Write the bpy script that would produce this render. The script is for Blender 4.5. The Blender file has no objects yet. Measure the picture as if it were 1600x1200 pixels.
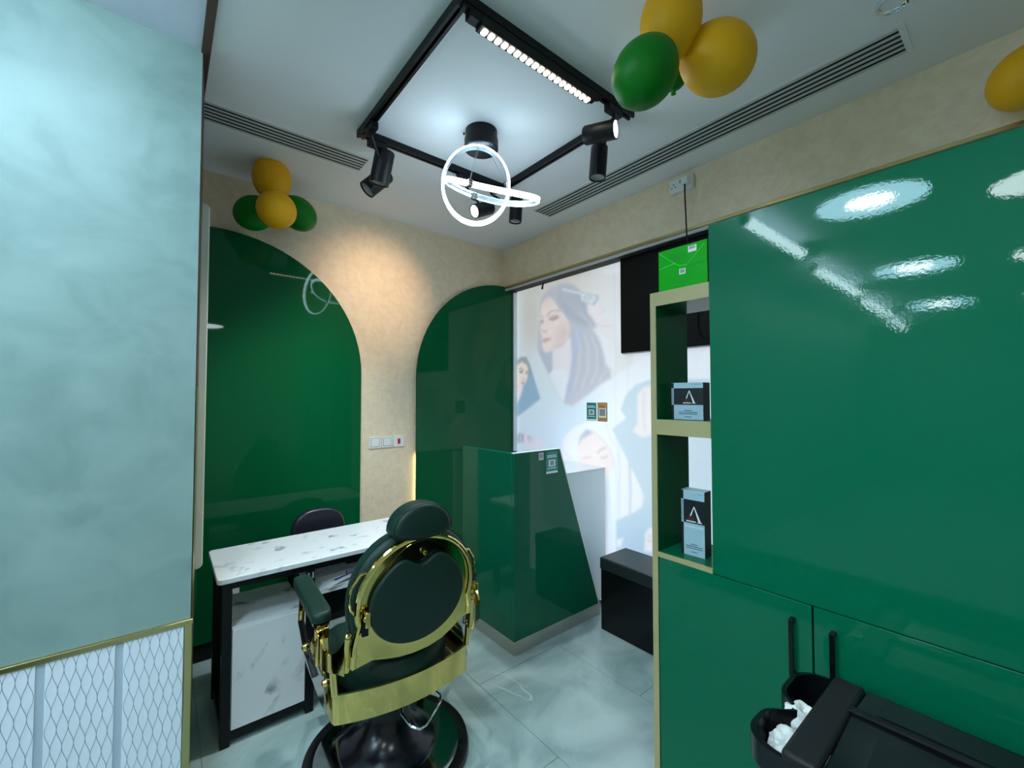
import bpy, bmesh, math, random
import numpy as np
from mathutils import Vector, Matrix, noise as mnoise

# ------------------------------------------------------------------ camera, world, exposure
SC = bpy.context.scene
COL = SC.collection
F = 670.0; ZC = 1.56; YAW = math.radians(39.2); PITCH = math.atan(20 / 670)
cam = bpy.data.cameras.new('camera'); cam_o = bpy.data.objects.new('camera', cam); COL.objects.link(cam_o)
cam.sensor_width = 36.0; cam.lens = 36.0 * F / 1600.0; cam.clip_start = 0.02
cam_o.location = (0, 0, ZC); cam_o.rotation_euler = (math.pi / 2 + PITCH, 0, -YAW)
SC.camera = cam_o
W = bpy.data.worlds.new('world'); SC.world = W; W.use_nodes = True
W.node_tree.nodes['Background'].inputs[0].default_value = (0.75, 0.9, 1.0, 1)
W.node_tree.nodes['Background'].inputs[1].default_value = 0.05
SC.view_settings.view_transform = 'Standard'; SC.view_settings.look = 'None'
SC.view_settings.gamma = 1.0; SC.view_settings.use_curve_mapping = False
SC.view_settings.exposure = 1.3
E_STRIP, E_DISC, E_PEND, E_LED, E_LIN = 13.0, 12.0, 12.0, 6.3, 8.0
COOL = (0.66, 0.89, 1.0); WARM = (1.0, 0.66, 0.36)

# plane lookups in the measured room: where a sight line meets a wall plane
fh = np.array([math.sin(YAW), math.cos(YAW), 0.0]); RV = np.array([math.cos(YAW), -math.sin(YAW), 0.0]); ZV = np.array([0, 0, 1.0])
FW = fh * math.cos(PITCH) + ZV * math.sin(PITCH); UV_ = -fh * math.sin(PITCH) + ZV * math.cos(PITCH); CP = np.array([0, 0, ZC])
def at(u, v, ax, val):
    d = FW + RV * (u - 800) / F + UV_ * (600 - v) / F
    i = 'xyz'.index(ax); t = (val - CP[i]) / d[i]
    return Vector(CP + d * t)

CEIL = 2.94; XW = 2.47; XP = 2.62; YB = 3.17; XC = 1.54
rnd = random.Random(4)

# ------------------------------------------------------------------ materials
MATS = {}
def srgb(r, g, b):
    f = lambda c: ((c / 255 + 0.055) / 1.055) ** 2.4 if c > 10 else c / 255 / 12.92
    return (f(r), f(g), f(b))
def mat(name, col=(.5, .5, .5), rough=.5, metal=0.0, emit=None, estr=0.0, coat=0.0, spec=0.5, bump=None, noise=None, transm=0.0):
    """bump=(scale, strength, detail); noise=(scale, col2, contrast)"""
    if name in MATS: return MATS[name]
    m = bpy.data.materials.new(name); m.use_nodes = True
    nt = m.node_tree; b = nt.nodes['Principled BSDF']
    b.inputs['Base Color'].default_value = (*col, 1); b.inputs['Roughness'].default_value = rough
    b.inputs['Metallic'].default_value = metal; b.inputs['Coat Weight'].default_value = coat
    b.inputs['Coat Roughness'].default_value = 0.03; b.inputs['Specular IOR Level'].default_value = spec
    b.inputs['Transmission Weight'].default_value = transm
    if emit:
        b.inputs['Emission Color'].default_value = (*emit, 1); b.inputs['Emission Strength'].default_value = estr
    tc = None
    if bump or noise:
        tc = nt.nodes.new('ShaderNodeTexCoord')
    if noise:
        n = nt.nodes.new('ShaderNodeTexNoise'); n.inputs['Scale'].default_value = noise[0]; n.inputs['Detail'].default_value = 6
        n.inputs['Distortion'].default_value = .6
        nt.links.new(tc.outputs['Object'], n.inputs['Vector'])
        r = nt.nodes.new('ShaderNodeValToRGB'); c = noise[2]
        r.color_ramp.elements[0].position = .5 - c; r.color_ramp.elements[1].position = .5 + c
        r.color_ramp.elements[0].color = (*col, 1); r.color_ramp.elements[1].color = (*noise[1], 1)
        nt.links.new(n.outputs['Fac'], r.inputs['Fac']); nt.links.new(r.outputs['Color'], b.inputs['Base Color'])
    if bump:
        n = nt.nodes.new('ShaderNodeTexNoise'); n.inputs['Scale'].default_value = bump[0]; n.inputs['Detail'].default_value = bump[2]
        nt.links.new(tc.outputs['Object'], n.inputs['Vector'])
        bp = nt.nodes.new('ShaderNodeBump'); bp.inputs['Strength'].default_value = bump[1]; bp.inputs['Distance'].default_value = .01
        nt.links.new(n.outputs['Fac'], bp.inputs['Height']); nt.links.new(bp.outputs['Normal'], b.inputs['Normal'])
        if coat: nt.links.new(bp.outputs['Normal'], b.inputs['Coat Normal'])
    MATS[name] = m
    return m

def marble(name, base, vein, light, scale, rough, ang=.6, veinw=.012):
    if name in MATS: return MATS[name]
    m = bpy.data.materials.new(name); m.use_nodes = True; nt = m.node_tree; b = nt.nodes['Principled BSDF']
    b.inputs['Roughness'].default_value = rough
    tc = nt.nodes.new('ShaderNodeTexCoord'); mp = nt.nodes.new('ShaderNodeMapping')
    gm = nt.nodes.new('ShaderNodeNewGeometry'); nt.links.new(gm.outputs['Position'], mp.inputs['Vector'])
    mp.inputs['Rotation'].default_value = (.3, .9, ang)
    n = nt.nodes.new('ShaderNodeTexNoise'); n.inputs['Scale'].default_value = scale; n.inputs['Detail'].default_value = 5; n.inputs['Distortion'].default_value = 1.2
    nt.links.new(mp.outputs['Vector'], n.inputs['Vector'])
    sub = nt.nodes.new('ShaderNodeMath'); sub.operation = 'SUBTRACT'; sub.inputs[1].default_value = .5; nt.links.new(n.outputs['Fac'], sub.inputs[0])
    ab = nt.nodes.new('ShaderNodeMath'); ab.operation = 'ABSOLUTE'; nt.links.new(sub.outputs[0], ab.inputs[0])
    r = nt.nodes.new('ShaderNodeValToRGB'); r.color_ramp.elements[0].position = 0; r.color_ramp.elements[0].color = (1, 1, 1, 1)
    r.color_ramp.elements[1].position = veinw; r.color_ramp.elements[1].color = (0, 0, 0, 1); nt.links.new(ab.outputs[0], r.inputs['Fac'])
    n2 = nt.nodes.new('ShaderNodeTexNoise'); n2.inputs['Scale'].default_value = scale * 1.9; n2.inputs['Detail'].default_value = 7; n2.inputs['Distortion'].default_value = .8
    mp2 = nt.nodes.new('ShaderNodeMapping'); mp2.inputs['Location'].default_value = (3, 7, 1); nt.links.new(gm.outputs['Position'], mp2.inputs['Vector'])
    nt.links.new(mp2.outputs['Vector'], n2.inputs['Vector'])
    r2 = nt.nodes.new('ShaderNodeValToRGB'); r2.color_ramp.elements[0].position = .35; r2.color_ramp.elements[0].color = (*base, 1)
    r2.color_ramp.elements[1].position = .68; r2.color_ramp.elements[1].color = (*light, 1); nt.links.new(n2.outputs['Fac'], r2.inputs['Fac'])
    n3 = nt.nodes.new('ShaderNodeTexNoise'); n3.inputs['Scale'].default_value = scale * .9; n3.inputs['Detail'].default_value = 2; nt.links.new(mp2.outputs['Vector'], n3.inputs['Vector'])
    r3 = nt.nodes.new('ShaderNodeValToRGB'); r3.color_ramp.elements[0].position = .45; r3.color_ramp.elements[1].position = .62; nt.links.new(n3.outputs['Fac'], r3.inputs['Fac'])
    mul = nt.nodes.new('ShaderNodeMath'); mul.operation = 'MULTIPLY'; nt.links.new(r.outputs['Color'], mul.inputs[0]); nt.links.new(r3.outputs['Color'], mul.inputs[1])
    mx = nt.nodes.new('ShaderNodeMixRGB'); nt.links.new(mul.outputs[0], mx.inputs['Fac']); nt.links.new(r2.outputs['Color'], mx.inputs['Color1']); mx.inputs['Color2'].default_value = (*vein, 1)
    nt.links.new(mx.outputs['Color'], b.inputs['Base Color'])
    MATS[name] = m
    return m

M_ceil = mat('ceiling_paint', srgb(232, 232, 232), .7)
M_hallceil = mat('hall_ceiling_paint', srgb(225, 228, 240), .6, noise=(5, srgb(212, 216, 232), .3))
M_plaster = mat('cream_plaster', srgb(234, 214, 186), .5, noise=(18, srgb(226, 205, 176), .12), bump=(42, .22, 6))
M_mint = mat('mint_plaster', srgb(124, 151, 147), .5, noise=(5, srgb(143, 168, 164), .16), bump=(9, .12, 5))
M_green = mat('green_gloss', (.0, .135, .062), .5, coat=.5, spec=.05, bump=(120, .007, 2))
M_greenb = mat('green_glass', (.0, .088, .028), .5, coat=.36, spec=.05)
M_greenc = mat('green_counter', (.0, .105, .052), .5, coat=.6, spec=.05)
M_gold = mat('polished_gold', (.76, .56, .19), .07, 1.0)
M_goldtrim = mat('brushed_gold_trim', (.52, .43, .20), .3, 1.0)
M_beige = mat('champagne_edge', srgb(176, 164, 118), .4)
M_black = mat('black_metal', (.004, .004, .005), .35, spec=.25)
M_blackg = mat('black_gloss', (.003, .004, .005), .22, spec=.3)
M_track = mat('track_black', (.005, .005, .007), .42, spec=.25)
M_leather = mat('green_leather', (.006, .026, .019), .45, spec=.3, bump=(260, .12, 3))
M_navy = mat('navy_leather', (.012, .013, .024), .33)
M_white = mat('white_plastic', (.78, .78, .76), .3)
M_chrome = mat('chrome', (.75, .76, .78), .12, 1.0)
M_steel = mat('brushed_steel', (.60, .57, .51), .42, 1.0)
M_tile = marble('floor_marble', srgb(122, 144, 143), srgb(174, 190, 188), srgb(166, 184, 182), 1.3, .17, veinw=.007)
def streaked(name, base, vein, rough):
    m = bpy.data.materials.new(name); m.use_nodes = True; nt = m.node_tree; b = nt.nodes['Principled BSDF']; b.inputs['Roughness'].default_value = rough
    gm = nt.nodes.new('ShaderNodeNewGeometry'); mp = nt.nodes.new('ShaderNodeMapping'); mp.vector_type = 'TEXTURE'
    mp.inputs['Rotation'].default_value = (math.radians(20), math.radians(-52), math.radians(38)); mp.inputs['Scale'].default_value = (1.0, .16, .16)
    nt.links.new(gm.outputs['Position'], mp.inputs['Vector'])
    n = nt.nodes.new('ShaderNodeTexNoise'); n.inputs['Scale'].default_value = 2.6; n.inputs['Detail'].default_value = 6; n.inputs['Distortion'].default_value = .5; nt.links.new(mp.outputs['Vector'], n.inputs['Vector'])
    r = nt.nodes.new('ShaderNodeValToRGB'); r.color_ramp.elements[0].position = .56; r.color_ramp.elements[1].position = .68; nt.links.new(n.outputs['Fac'], r.inputs['Fac'])
    n2 = nt.nodes.new('ShaderNodeTexNoise'); n2.inputs['Scale'].default_value = 7; n2.inputs['Detail'].default_value = 6; nt.links.new(gm.outputs['Position'], n2.inputs['Vector'])
    r2 = nt.nodes.new('ShaderNodeValToRGB'); r2.color_ramp.elements[0].position = .42; r2.color_ramp.elements[1].position = .62; nt.links.new(n2.outputs['Fac'], r2.inputs['Fac'])
    mul = nt.nodes.new('ShaderNodeMath'); mul.operation = 'MULTIPLY'; nt.links.new(r.outputs['Color'], mul.inputs[0]); nt.links.new(r2.outputs['Color'], mul.inputs[1])
    mx = nt.nodes.new('ShaderNodeMixRGB'); nt.links.new(mul.outputs[0], mx.inputs['Fac']); mx.inputs['Color1'].default_value = (*base, 1); mx.inputs['Color2'].default_value = (*vein, 1)
    nt.links.new(mx.outputs['Color'], b.inputs['Base Color']); return m
M_marble = streaked('white_marble', srgb(222, 226, 230), srgb(128, 128, 134), .25)
M_grout = mat('grout', srgb(120, 138, 136), .8)
M_cool = mat('cool_led', (.8, .8, .8), .5, emit=COOL, estr=E_STRIP)
M_disc = mat('cool_disc', (.8, .8, .8), .5, emit=(.46, .80, 1.0), estr=E_DISC)
M_core = mat('cool_core', (.8, .8, .8), .5, emit=(.85, .97, 1.0), estr=E_DISC * 2.2)
M_pend = mat('pendant_disc', (.8, .8, .8), .5, emit=(.8, .95, 1.0), estr=E_PEND)
M_led = mat('pendant_led', (.9, .9, .9), .5, emit=(.60, .82, 1.0), estr=E_LED)
M_lin = mat('linear_led', (.9, .9, .9), .5, emit=(1.0, .86, .62), estr=E_LIN)
M_halo = mat('halo_led', (.9, .9, .9), .5, emit=(1.0, .72, .28), estr=4.5)
M_lens = mat('spot_lens', (.9, .9, .9), .4, emit=(.8, .97, 1.0), estr=9.0)
M_lensoff = mat('spot_lens_off', (.3, .3, .3), .2)
M_panelw = mat('white_relief', srgb(232, 239, 250), .35)
M_lineshade = mat('relief_line_shade', srgb(128, 148, 168), .5)  # shading of the embossed waves, painted as a darker grey-blue
M_brown = mat('brown_wood', srgb(92, 70, 62), .5, noise=(6, srgb(78, 58, 50), .2))
M_slot = mat('slot_black', (.004, .004, .004), .8)
M_yel = mat('yellow_latex', srgb(232, 168, 8), .5, spec=.3, bump=(40, .01, 1))
M_grnlatex = mat('green_latex', srgb(0, 112, 18), .45, spec=.25)
M_tv = mat('tv_back_black', (.006, .0055, .0055), .5, spec=.2)
M_box = mat('bright_green_card', srgb(0, 168, 12), .4, spec=.2)
M_boxd = mat('dark_green_print', srgb(0, 130, 20), .35)
M_boxl = mat('light_green_print', srgb(90, 235, 80), .35)
M_pk_b = mat('carton_black', srgb(22, 24, 30), .3)
M_pk_l = mat('carton_silver_blue', srgb(168, 196, 208), .3)
M_pk_s = mat('carton_side_grey', srgb(48, 66, 62), .35)
M_wht = mat('print_white', (.85, .86, .86), .4)
M_red = mat('print_red', srgb(120, 38, 40), .4)
M_ink = mat('print_ink', srgb(62, 74, 84), .5)
M_teal = mat('sticker_teal', srgb(30, 140, 130), .3)
M_teal2 = mat('sticker_teal_dark', srgb(14, 104, 100), .3)
M_orange = mat('sticker_orange', srgb(214, 160, 92), .3)
M_orange2 = mat('sticker_orange_dark', srgb(150, 96, 30), .3)
M_grey = mat('print_grey', srgb(150, 152, 158), .4)
M_paper = mat('paper', srgb(214, 216, 220), .6)
M_bluink = mat('blue_ink', srgb(24, 26, 110), .4)
M_binm = mat('bin_matte', (.012, .012, .014), .55, spec=.3, bump=(300, .05, 2))
M_bing = mat('bin_gloss', (.004, .005, .007), .22, spec=.35)
M_tissue = mat('tissue', (.75, .76, .74), .7)
M_neon = mat('red_rocker', srgb(190, 20, 40), .3)
M_greywhite = mat('counter_white', srgb(226, 235, 242), .25)
M_mirrorback = mat('pale_panel', srgb(206, 208, 196), .4)
M_stone = mat('dark_grey_stone', srgb(70, 68, 66), .8, noise=(18, srgb(40, 38, 38), .2))

# ------------------------------------------------------------------ mesh helpers
def link(o, parent=None):
    COL.objects.link(o)
    if parent is not None: o.parent = parent
    return o
def obj(name, bm, m, parent=None, smooth=False, bevel=0, seg=2, angle=35):
    me = bpy.data.meshes.new(name)
    bmesh.ops.recalc_face_normals(bm, faces=bm.faces)
    bm.to_mesh(me); bm.free()
    me.materials.append(m)
    if smooth:
        for p in me.polygons: p.use_smooth = True
        try: me.set_sharp_from_angle(angle=math.radians(angle))
        except Exception: pass
    o = bpy.data.objects.new(name, me); link(o, parent)
    if bevel:
        md = o.modifiers.new('bevel', 'BEVEL'); md.width = bevel; md.segments = seg; md.limit_method = 'ANGLE'; md.angle_limit = math.radians(40)
        for p in me.polygons: p.use_smooth = True
        try: me.set_sharp_from_angle(angle=math.radians(60))
        except Exception: pass
        md.harden_normals = False
    return o
def tag(o, label, cat, group=None):
    o['label'] = label; o['category'] = cat
    if group: o['group'] = group
    return o
def thing(name, label, cat, loc=(0, 0, 0), rz=0.0, group=None):
    o = bpy.data.objects.new(name, None); o.empty_display_size = .05
    link(o); o.location = loc; o.rotation_euler = (0, 0, rz)
    return tag(o, label, cat, group)
def struct(o): o['kind'] = 'structure'; return o
def BM(): return bmesh.new()
def box(bm, x0, x1, y0, y1, z0, z1, mtx=None):
    vs = [bm.verts.new(Vector((x, y, z)) if mtx is None else mtx @ Vector((x, y, z))) for x in (x0, x1) for y in (y0, y1) for z in (z0, z1)]
    for f in ((0, 1, 3, 2), (4, 6, 7, 5), (0, 4, 5, 1), (2, 3, 7, 6), (0, 2, 6, 4), (1, 5, 7, 3)):
        bm.faces.new([vs[i] for i in f])
    return bm
def B(x0, x1, y0, y1, z0, z1): return box(BM(), x0, x1, y0, y1, z0, z1)
def prism(bm, pts, d, fn):
    """extrude polygon pts (a,b) over thickness d; fn(a,b,t)->xyz"""
    n = len(pts); A = [bm.verts.new(fn(a, b, 0)) for a, b in pts]; Bv = [bm.verts.new(fn(a, b, d)) for a, b in pts]
    bm.faces.new(A); bm.faces.new(Bv[::-1])
    for i in range(n): bm.faces.new([A[i], Bv[i], Bv[(i + 1) % n], A[(i + 1) % n]])
    return bm
def tube(bm, pts, r, n=10, closed=False, radii=None, flat=1.0):
    pts = [Vector(p) for p in pts]; N = len(pts); rings = []
    up = None
    for i, p in enumerate(pts):
        a = pts[(i - 1) % N] if (closed or i > 0) else p; b = pts[(i + 1) % N] if (closed or i < N - 1) else p
        t = (b - a).normalized()
        if up is None:
            up = Vector((0, 0, 1)) if abs(t.z) < .9 else Vector((1, 0, 0))
        s = t.cross(up)
        if s.length < 1e-5: s = t.cross(Vector((0, 1, 0)))
        s.normalize(); up = s.cross(t).normalized()
        rr = radii[i] if radii else r
        rings.append([bm.verts.new(p + (s * math.cos(2 * math.pi * k / n) + up * math.sin(2 * math.pi * k / n) * flat) * rr) for k in range(n)])
    for i in range(N if closed else N - 1):
        A, Bq = rings[i], rings[(i + 1) % N]
        if closed and i == N - 1:
            best = min(range(n), key=lambda s_: sum((A[k].co - Bq[(k + s_) % n].co).length for k in range(n)))
            Bq = [Bq[(k + best) % n] for k in range(n)]
        for k in range(n): bm.faces.new([A[k], A[(k + 1) % n], Bq[(k + 1) % n], Bq[k]])
    if not closed: bm.faces.new(rings[0][::-1]); bm.faces.new(rings[-1])
    return bm
def lathe(bm, prof, n=32, mtx=None):
    """prof list of (r,z)"""
    rings = []
    for r, z in prof:
        if r < 1e-6:
            v = Vector((0, 0, z)); rings.append([bm.verts.new(mtx @ v if mtx else v)])
        else:
            rings.append([bm.verts.new((mtx @ Vector((r * math.cos(a), r * math.sin(a), z))) if mtx else (r * math.cos(a), r * math.sin(a), z)) for a in [2 * math.pi * k / n for k in range(n)]])
    for A, C in zip(rings, rings[1:]):
        if len(A) == 1 and len(C) == 1: continue
        for k in range(n):
            k2 = (k + 1) % n
            if len(A) == 1: bm.faces.new([A[0], C[k2], C[k]])
            elif len(C) == 1: bm.faces.new([A[k], A[k2], C[0]])
            else: bm.faces.new([A[k], A[k2], C[k2], C[k]])
    return bm
def axis_mtx(p, d):
    d = Vector(d).normalized(); q = d.to_track_quat('Z', 'Y')
    return Matrix.Translation(Vector(p)) @ q.to_matrix().to_4x4()
def arc(cx, cy, rx, ry, a0, a1, n):
    return [(cx + rx * math.cos(math.radians(a0 + (a1 - a0) * i / n)), cy + ry * math.sin(math.radians(a0 + (a1 - a0) * i / n))) for i in range(n + 1)]
def rrect(x0, x1, y0, y1, r, n=5):
    return (arc(x1 - r, y1 - r, r, r, 0, 90, n) + arc(x0 + r, y1 - r, r, r, 90, 180, n) + arc(x0 + r, y0 + r, r, r, 180, 270, n) + arc(x1 - r, y0 + r, r, r, 270, 360, n))
def cushion(bm, outline, d, fn, rnd_=.03, n=5, dome=.0, flatback=False):
    """padded slab: outline (a,b) polygon, thickness d along t, rounded edges; fn(a,b,t)->xyz"""
    ca = sum(a for a, b in outline) / len(outline); cb = sum(b for a, b in outline) / len(outline)
    sz = max(max(abs(a - ca), abs(b - cb)) for a, b in outline)
    prof = []
    for i in range(n + 1):
        th = math.pi / 2 * i / n
        prof.append((rnd_ * (1 - math.sin(th)), rnd_ * (1 - math.cos(th)) if not (flatback) else 0 if i == 0 else rnd_ * (1 - math.cos(th))))
    rings = []
    seq = [(ins, t) for ins, t in prof] + [(ins, d - t) for ins, t in prof[::-1]]
    for ins, t in seq:
        s = 1 - ins / sz
        rings.append([bm.verts.new(fn(ca + (a - ca) * s, cb + (b - cb) * s, t)) for a, b in outline])
    m = len(outline)
    for A, C in zip(rings, rings[1:]):
        for k in range(m): bm.faces.new([A[k], A[(k + 1) % m], C[(k + 1) % m], C[k]])
    for ring, t0, sg in ((rings[0], 0, -1), (rings[-1], d, 1)):
        s0 = 1 - rnd_ / sz; prev = ring
        for q in (.7, .4, .15):
            s = s0 * q; tt = t0 + sg * dome * (1 - q * q)
            cur = [bm.verts.new(fn(ca + (a - ca) * s, cb + (b - cb) * s, tt)) for a, b in outline]
            for k in range(m): bm.faces.new([prev[k], prev[(k + 1) % m], cur[(k + 1) % m], cur[k]])
            prev = cur
        c = bm.verts.new(fn(ca, cb, t0 + sg * dome))
        for k in range(m): bm.faces.new([prev[k], prev[(k + 1) % m], c])
    return bm
def text_mesh(txt, size, depth=.0004):
    cu = bpy.data.curves.new('txt', 'FONT'); cu.body = txt; cu.size = size; cu.extrude = depth; cu.align_x = 'CENTER'; cu.align_y = 'CENTER'
    o = bpy.data.objects.new('txt', cu); COL.objects.link(o)
    dg = bpy.context.evaluated_depsgraph_get(); dg.update()
    me = bpy.data.meshes.new_from_object(o.evaluated_get(dg)); bpy.data.objects.remove(o); bpy.data.curves.remove(cu)
    return me
def text(name, txt, size, mtx, m, parent, sx=1.0):
    me = text_mesh(txt, size); me.transform(mtx @ Matrix.Diagonal((sx, 1, 1, 1))); me.name = name; me.materials.clear(); me.materials.append(m)
    o = bpy.data.objects.new(name, me); link(o, parent); return o

# ================================================================== THE SETTING
# floor: slab with large marble tiles, joint grid
fl = struct(obj('floor', B(-8, XP + .1, -3, YB + .1, -.06, -.004), M_grout))
TW, TH = .6, 1.2
tile_me = {}
xs0 = 1.36 - TW * 16; k = 0
def tile_mesh(w, h):
    key = (round(w, 3), round(h, 3))
    if key not in tile_me:
        bm = BM(); g = .0012
        box(bm, g, w - g, g, h - g, -.004, 0); me = bpy.data.meshes.new('tile'); bmesh.ops.recalc_face_normals(bm, faces=bm.faces); bm.to_mesh(me); bm.free(); me.materials.append(M_tile); tile_me[key] = me
    return tile_me[key]
for i in range(0, 19):
    x = xs0 + i * TW
    if x < -1.8: continue
    off = 1.95 - TH * 5 + (0 if i % 2 == 0 else -.6)
    for j in range(0, 9):
        y = off + j * TH
        y1 = min(y + TH, YB + .1); y0 = max(y, -1.0); x1 = min(x + TW, XP + .1)
        if y1 - y0 < .02 or x1 - x < .02: continue
        o = bpy.data.objects.new('tile', tile_mesh(x1 - x, y1 - y0)); o.location = (x, y0, 0); link(o, fl)
o = obj('far_tiles', B(-8, xs0 + TW * 13, -1.0, YB + .1, -.004, 0), M_tile, fl)
o = obj('far_tiles', B(-8, XP + .1, -3, -1.0, -.004, 0), M_tile, fl)

# ceiling
ce = struct(obj('ceiling', B(.105, XP + .1, -3, YB + .1, CEIL, CEIL + .06), M_ceil))
hc = struct(obj('ceiling_hall', B(-8, .095, -3, YB + .1, CEIL, CEIL + .06), M_hallceil))
tr = struct(obj('trim_1', B(.095, .125, -3, 2.40, CEIL - .012, CEIL + .05), M_brown))

# back wall, baseboard
wb = struct(obj('wall_back', B(-.2, XP + .1, YB, YB + .1, 0, CEIL), M_plaster))
bb = struct(obj('baseboard_back', B(-.2, 2.6, YB - .018, YB, 0, .105), M_black, bevel=.003))
# right wall: poster wall behind, cream bulkhead above
wr = struct(obj('wall_right', B(XP, XP + .1, -3, YB, 0, 2.60), mat('white_wall', (.72, .73, .74), .5)))
wk = struct(obj('wall_right_bulkhead', B(XW, XP + .1, -3, YB, 2.585, CEIL), M_plaster))
t2 = struct(obj('trim_2', B(XW - .008, XW + .03, -3, YB - .03, 2.572, 2.590), M_goldtrim, bevel=.002))
t3 = struct(obj('trim_3', B(XW + .006, XW + .02, -3, YB - .03, 2.552, 2.572), mat('grey_profile', (.55, .55, .55), .4), bevel=.002))
t4 = struct(obj('trim_4', B(XW + .03, XP, -3, YB - .01, 2.56, 2.585), M_stone))
# rear and far walls that close the salon behind the camera
struct(obj('wall_rear', B(-8, XP + .1, -3.1, -3, 0, CEIL), M_plaster))
struct(obj('wall_far', B(-8.1, -8, -3, YB, 0, CEIL), M_mint))

# pier on the left with wainscot of wavy relief panels
YP = 2.07; XE = .100
wl = struct(obj('wall_left', B(-8, XE, YP, 2.40, 0, CEIL), M_mint))
endc = obj('end_cap', prism(BM(), [(XE, YP + .005), (XE + .002, YP), (.126, 2.40), (XE, 2.40)], CEIL - 1.6, lambda a, b, t: (a, b, 1.6 + t)), M_brown, wl)
endg = obj('end_corner_trim', prism(BM(), [(XE, YP + .005), (XE + .004, YP), (.128, 2.40), (XE, 2.40)], 1.6, lambda a, b, t: (a, b, t)), M_goldtrim, wl)
tg = obj('gold_dado_rail', B(-3, XE + .008, YP - .014, YP + .001, .695, .714), M_goldtrim, wl, bevel=.002)
tg = obj('gold_corner_strip', B(XE - .018, XE + .006, YP - .012, YP + .001, 0, .695), M_goldtrim, wl, bevel=.002)
# panels: 0.19 m pitch, flat strip between
def relief_lines(bm, x0, x1, z0, z1, yy):
    n = 6; pitch = (x1 - x0) / n; amp = pitch * .30; per = .125
    for i in range(n):
        xc = x0 + pitch * (i + .5)
        for ph in (0, math.pi):
            pts = []
            N = 72
            for j in range(N + 1):
                z = z0 + (z1 - z0) * j / N
                w = math.sin(2 * math.pi * z / per + ph)
                x = xc + (pitch * .25 if ph else -pitch * .25) + amp * .85 * w
                pts.append((min(max(x, x0), x1), z))
            hw = .0007
            L = [bm.verts.new((x - hw, yy, z)) for x, z in pts]; Cc = [bm.verts.new((x, yy - .0012, z)) for x, z in pts]; R_ = [bm.verts.new((x + hw, yy, z)) for x, z in pts]
            for a in range(N):
                bm.faces.new([L[a], L[a + 1], Cc[a + 1], Cc[a]]); bm.faces.new([Cc[a], Cc[a + 1], R_[a + 1], R_[a]])
    return bm
px = XE - .020
for i in range(4):
    x1 = px - i * .19; x0 = x1 - .168
    p = obj('wave_panel', B(x0, x1, YP - .009, YP, 0, .695), M_panelw, wl, bevel=.001)
    rl = obj('wave_relief', relief_lines(BM(), x0 + .002, x1 - .002, .06, .694, YP - .0091), M_lineshade, p); rl['kind'] = 'stuff'
    obj('panel_spacer', B(x0 - .022, x0, YP - .005, YP, 0, .695), mat('spacer_white', srgb(180, 194, 208), .4), wl)

# pale rounded mirror panel behind the pier end
mp = obj('mirror_panel', prism(BM(), rrect(-.55, .156, .785, 2.45, .022), .02, lambda a, b, t: (a, 2.405 + t, b)), M_mirrorback, bevel=.004)
tag(mp, 'pale tall panel with rounded corners sticking out behind the left pier', 'panel')

# arch panels
def arch(name, label, cx, r, zs, x_left, x_right, halo):
    pts = []
    N = 40
    for i in range(N + 1):
        a = math.pi - math.pi * i / N
        x, z = cx + r * math.cos(a), zs + r * math.sin(a)
        if x_left <= x <= x_right: pts.append((x, z))
    xl, xr = max(x_left, cx - r), min(x_right, cx + r)
    if pts[-1][0] < xr - 1e-4: pts.append((xr, zs + math.sqrt(max(0, r * r - (xr - cx) ** 2))))
    if pts[0][0] > xl + 1e-4: pts.insert(0, (xl, zs + math.sqrt(max(0, r * r - (xl - cx) ** 2))))
    pts += [(xr, .106), (xl, .106)]
    t = thing(name, label, 'wall panel', ((xl + xr) / 2, YB, 0), group='green arch panels')
    bx_ = (xl + xr) / 2
    obj('glass_sheet', prism(BM(), pts, .012, lambda a, b, t_: (a - bx_, -.030 + t_, b)), M_greenb, t)
    ins = [(bx_ + (a - bx_) * .93, b * .97 if b > .2 else b + .03) for a, b in pts]
    obj('backing_board', prism(BM(), ins, .016, lambda a, b, t_: (a - bx_, -.0175 + t_, b)), M_black, t)
    return t, bx_
aL, bxL = arch('arch_panel', 'green glass arch panel on the back wall behind the marble table', .26, .872, 1.72, -.19, 1.14, None)
aR, bxR = arch('arch_panel', 'green glass half arch panel beside the poster, behind the reception counter', 2.447, .870, 1.72, 1.577, 2.60, None)
obj('halo_strip', B(1.590 - bxR, 1.597 - bxR, -.017, -.004, .4, 1.10), M_halo, aR)

# ================================================================== LIGHT FIXTURES OF THE HALL
def strip(x0, x1, y, label):
    t = thing('linear_ceiling_light', label, 'ceiling light', ((x0 + x1) / 2, y, CEIL - .10), group='linear ceiling lights of the hall')
    h = (x1 - x0) / 2
    obj('diffuser', prism(BM(), arc(0, 0, .040, .040, 0, 360, 12)[:-1], 2 * h - .04, lambda a, b, q: (-h + .02 + q, a, b)), M_cool, t, smooth=True)
    for s in (-1, 1): obj('end_cap', lathe(BM(), [(0, 0), (.042, 0), (.042, .02), (0, .02)], 16, axis_mtx((s * (h - .02), 0, 0), (s, 0, 0))), M_white, t); obj('hanger', tube(BM(), [(s * h * .8, 0, .035), (s * h * .8, 0, .10)], .002, 5), M_steel, t)
strip(-1.35, -.14, 1.31, 'cool white linear light hung from the hall ceiling nearest the square track')
strip(-3.6, -1.9, 1.38, 'cool white linear light over the hall, second in the row')
strip(-5.7, -4.0, 1.45, 'cool white linear light over the hall, third in the row')
strip(-7.6, -6.2, 1.55, 'cool white linear light at the far end of the row')
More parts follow.
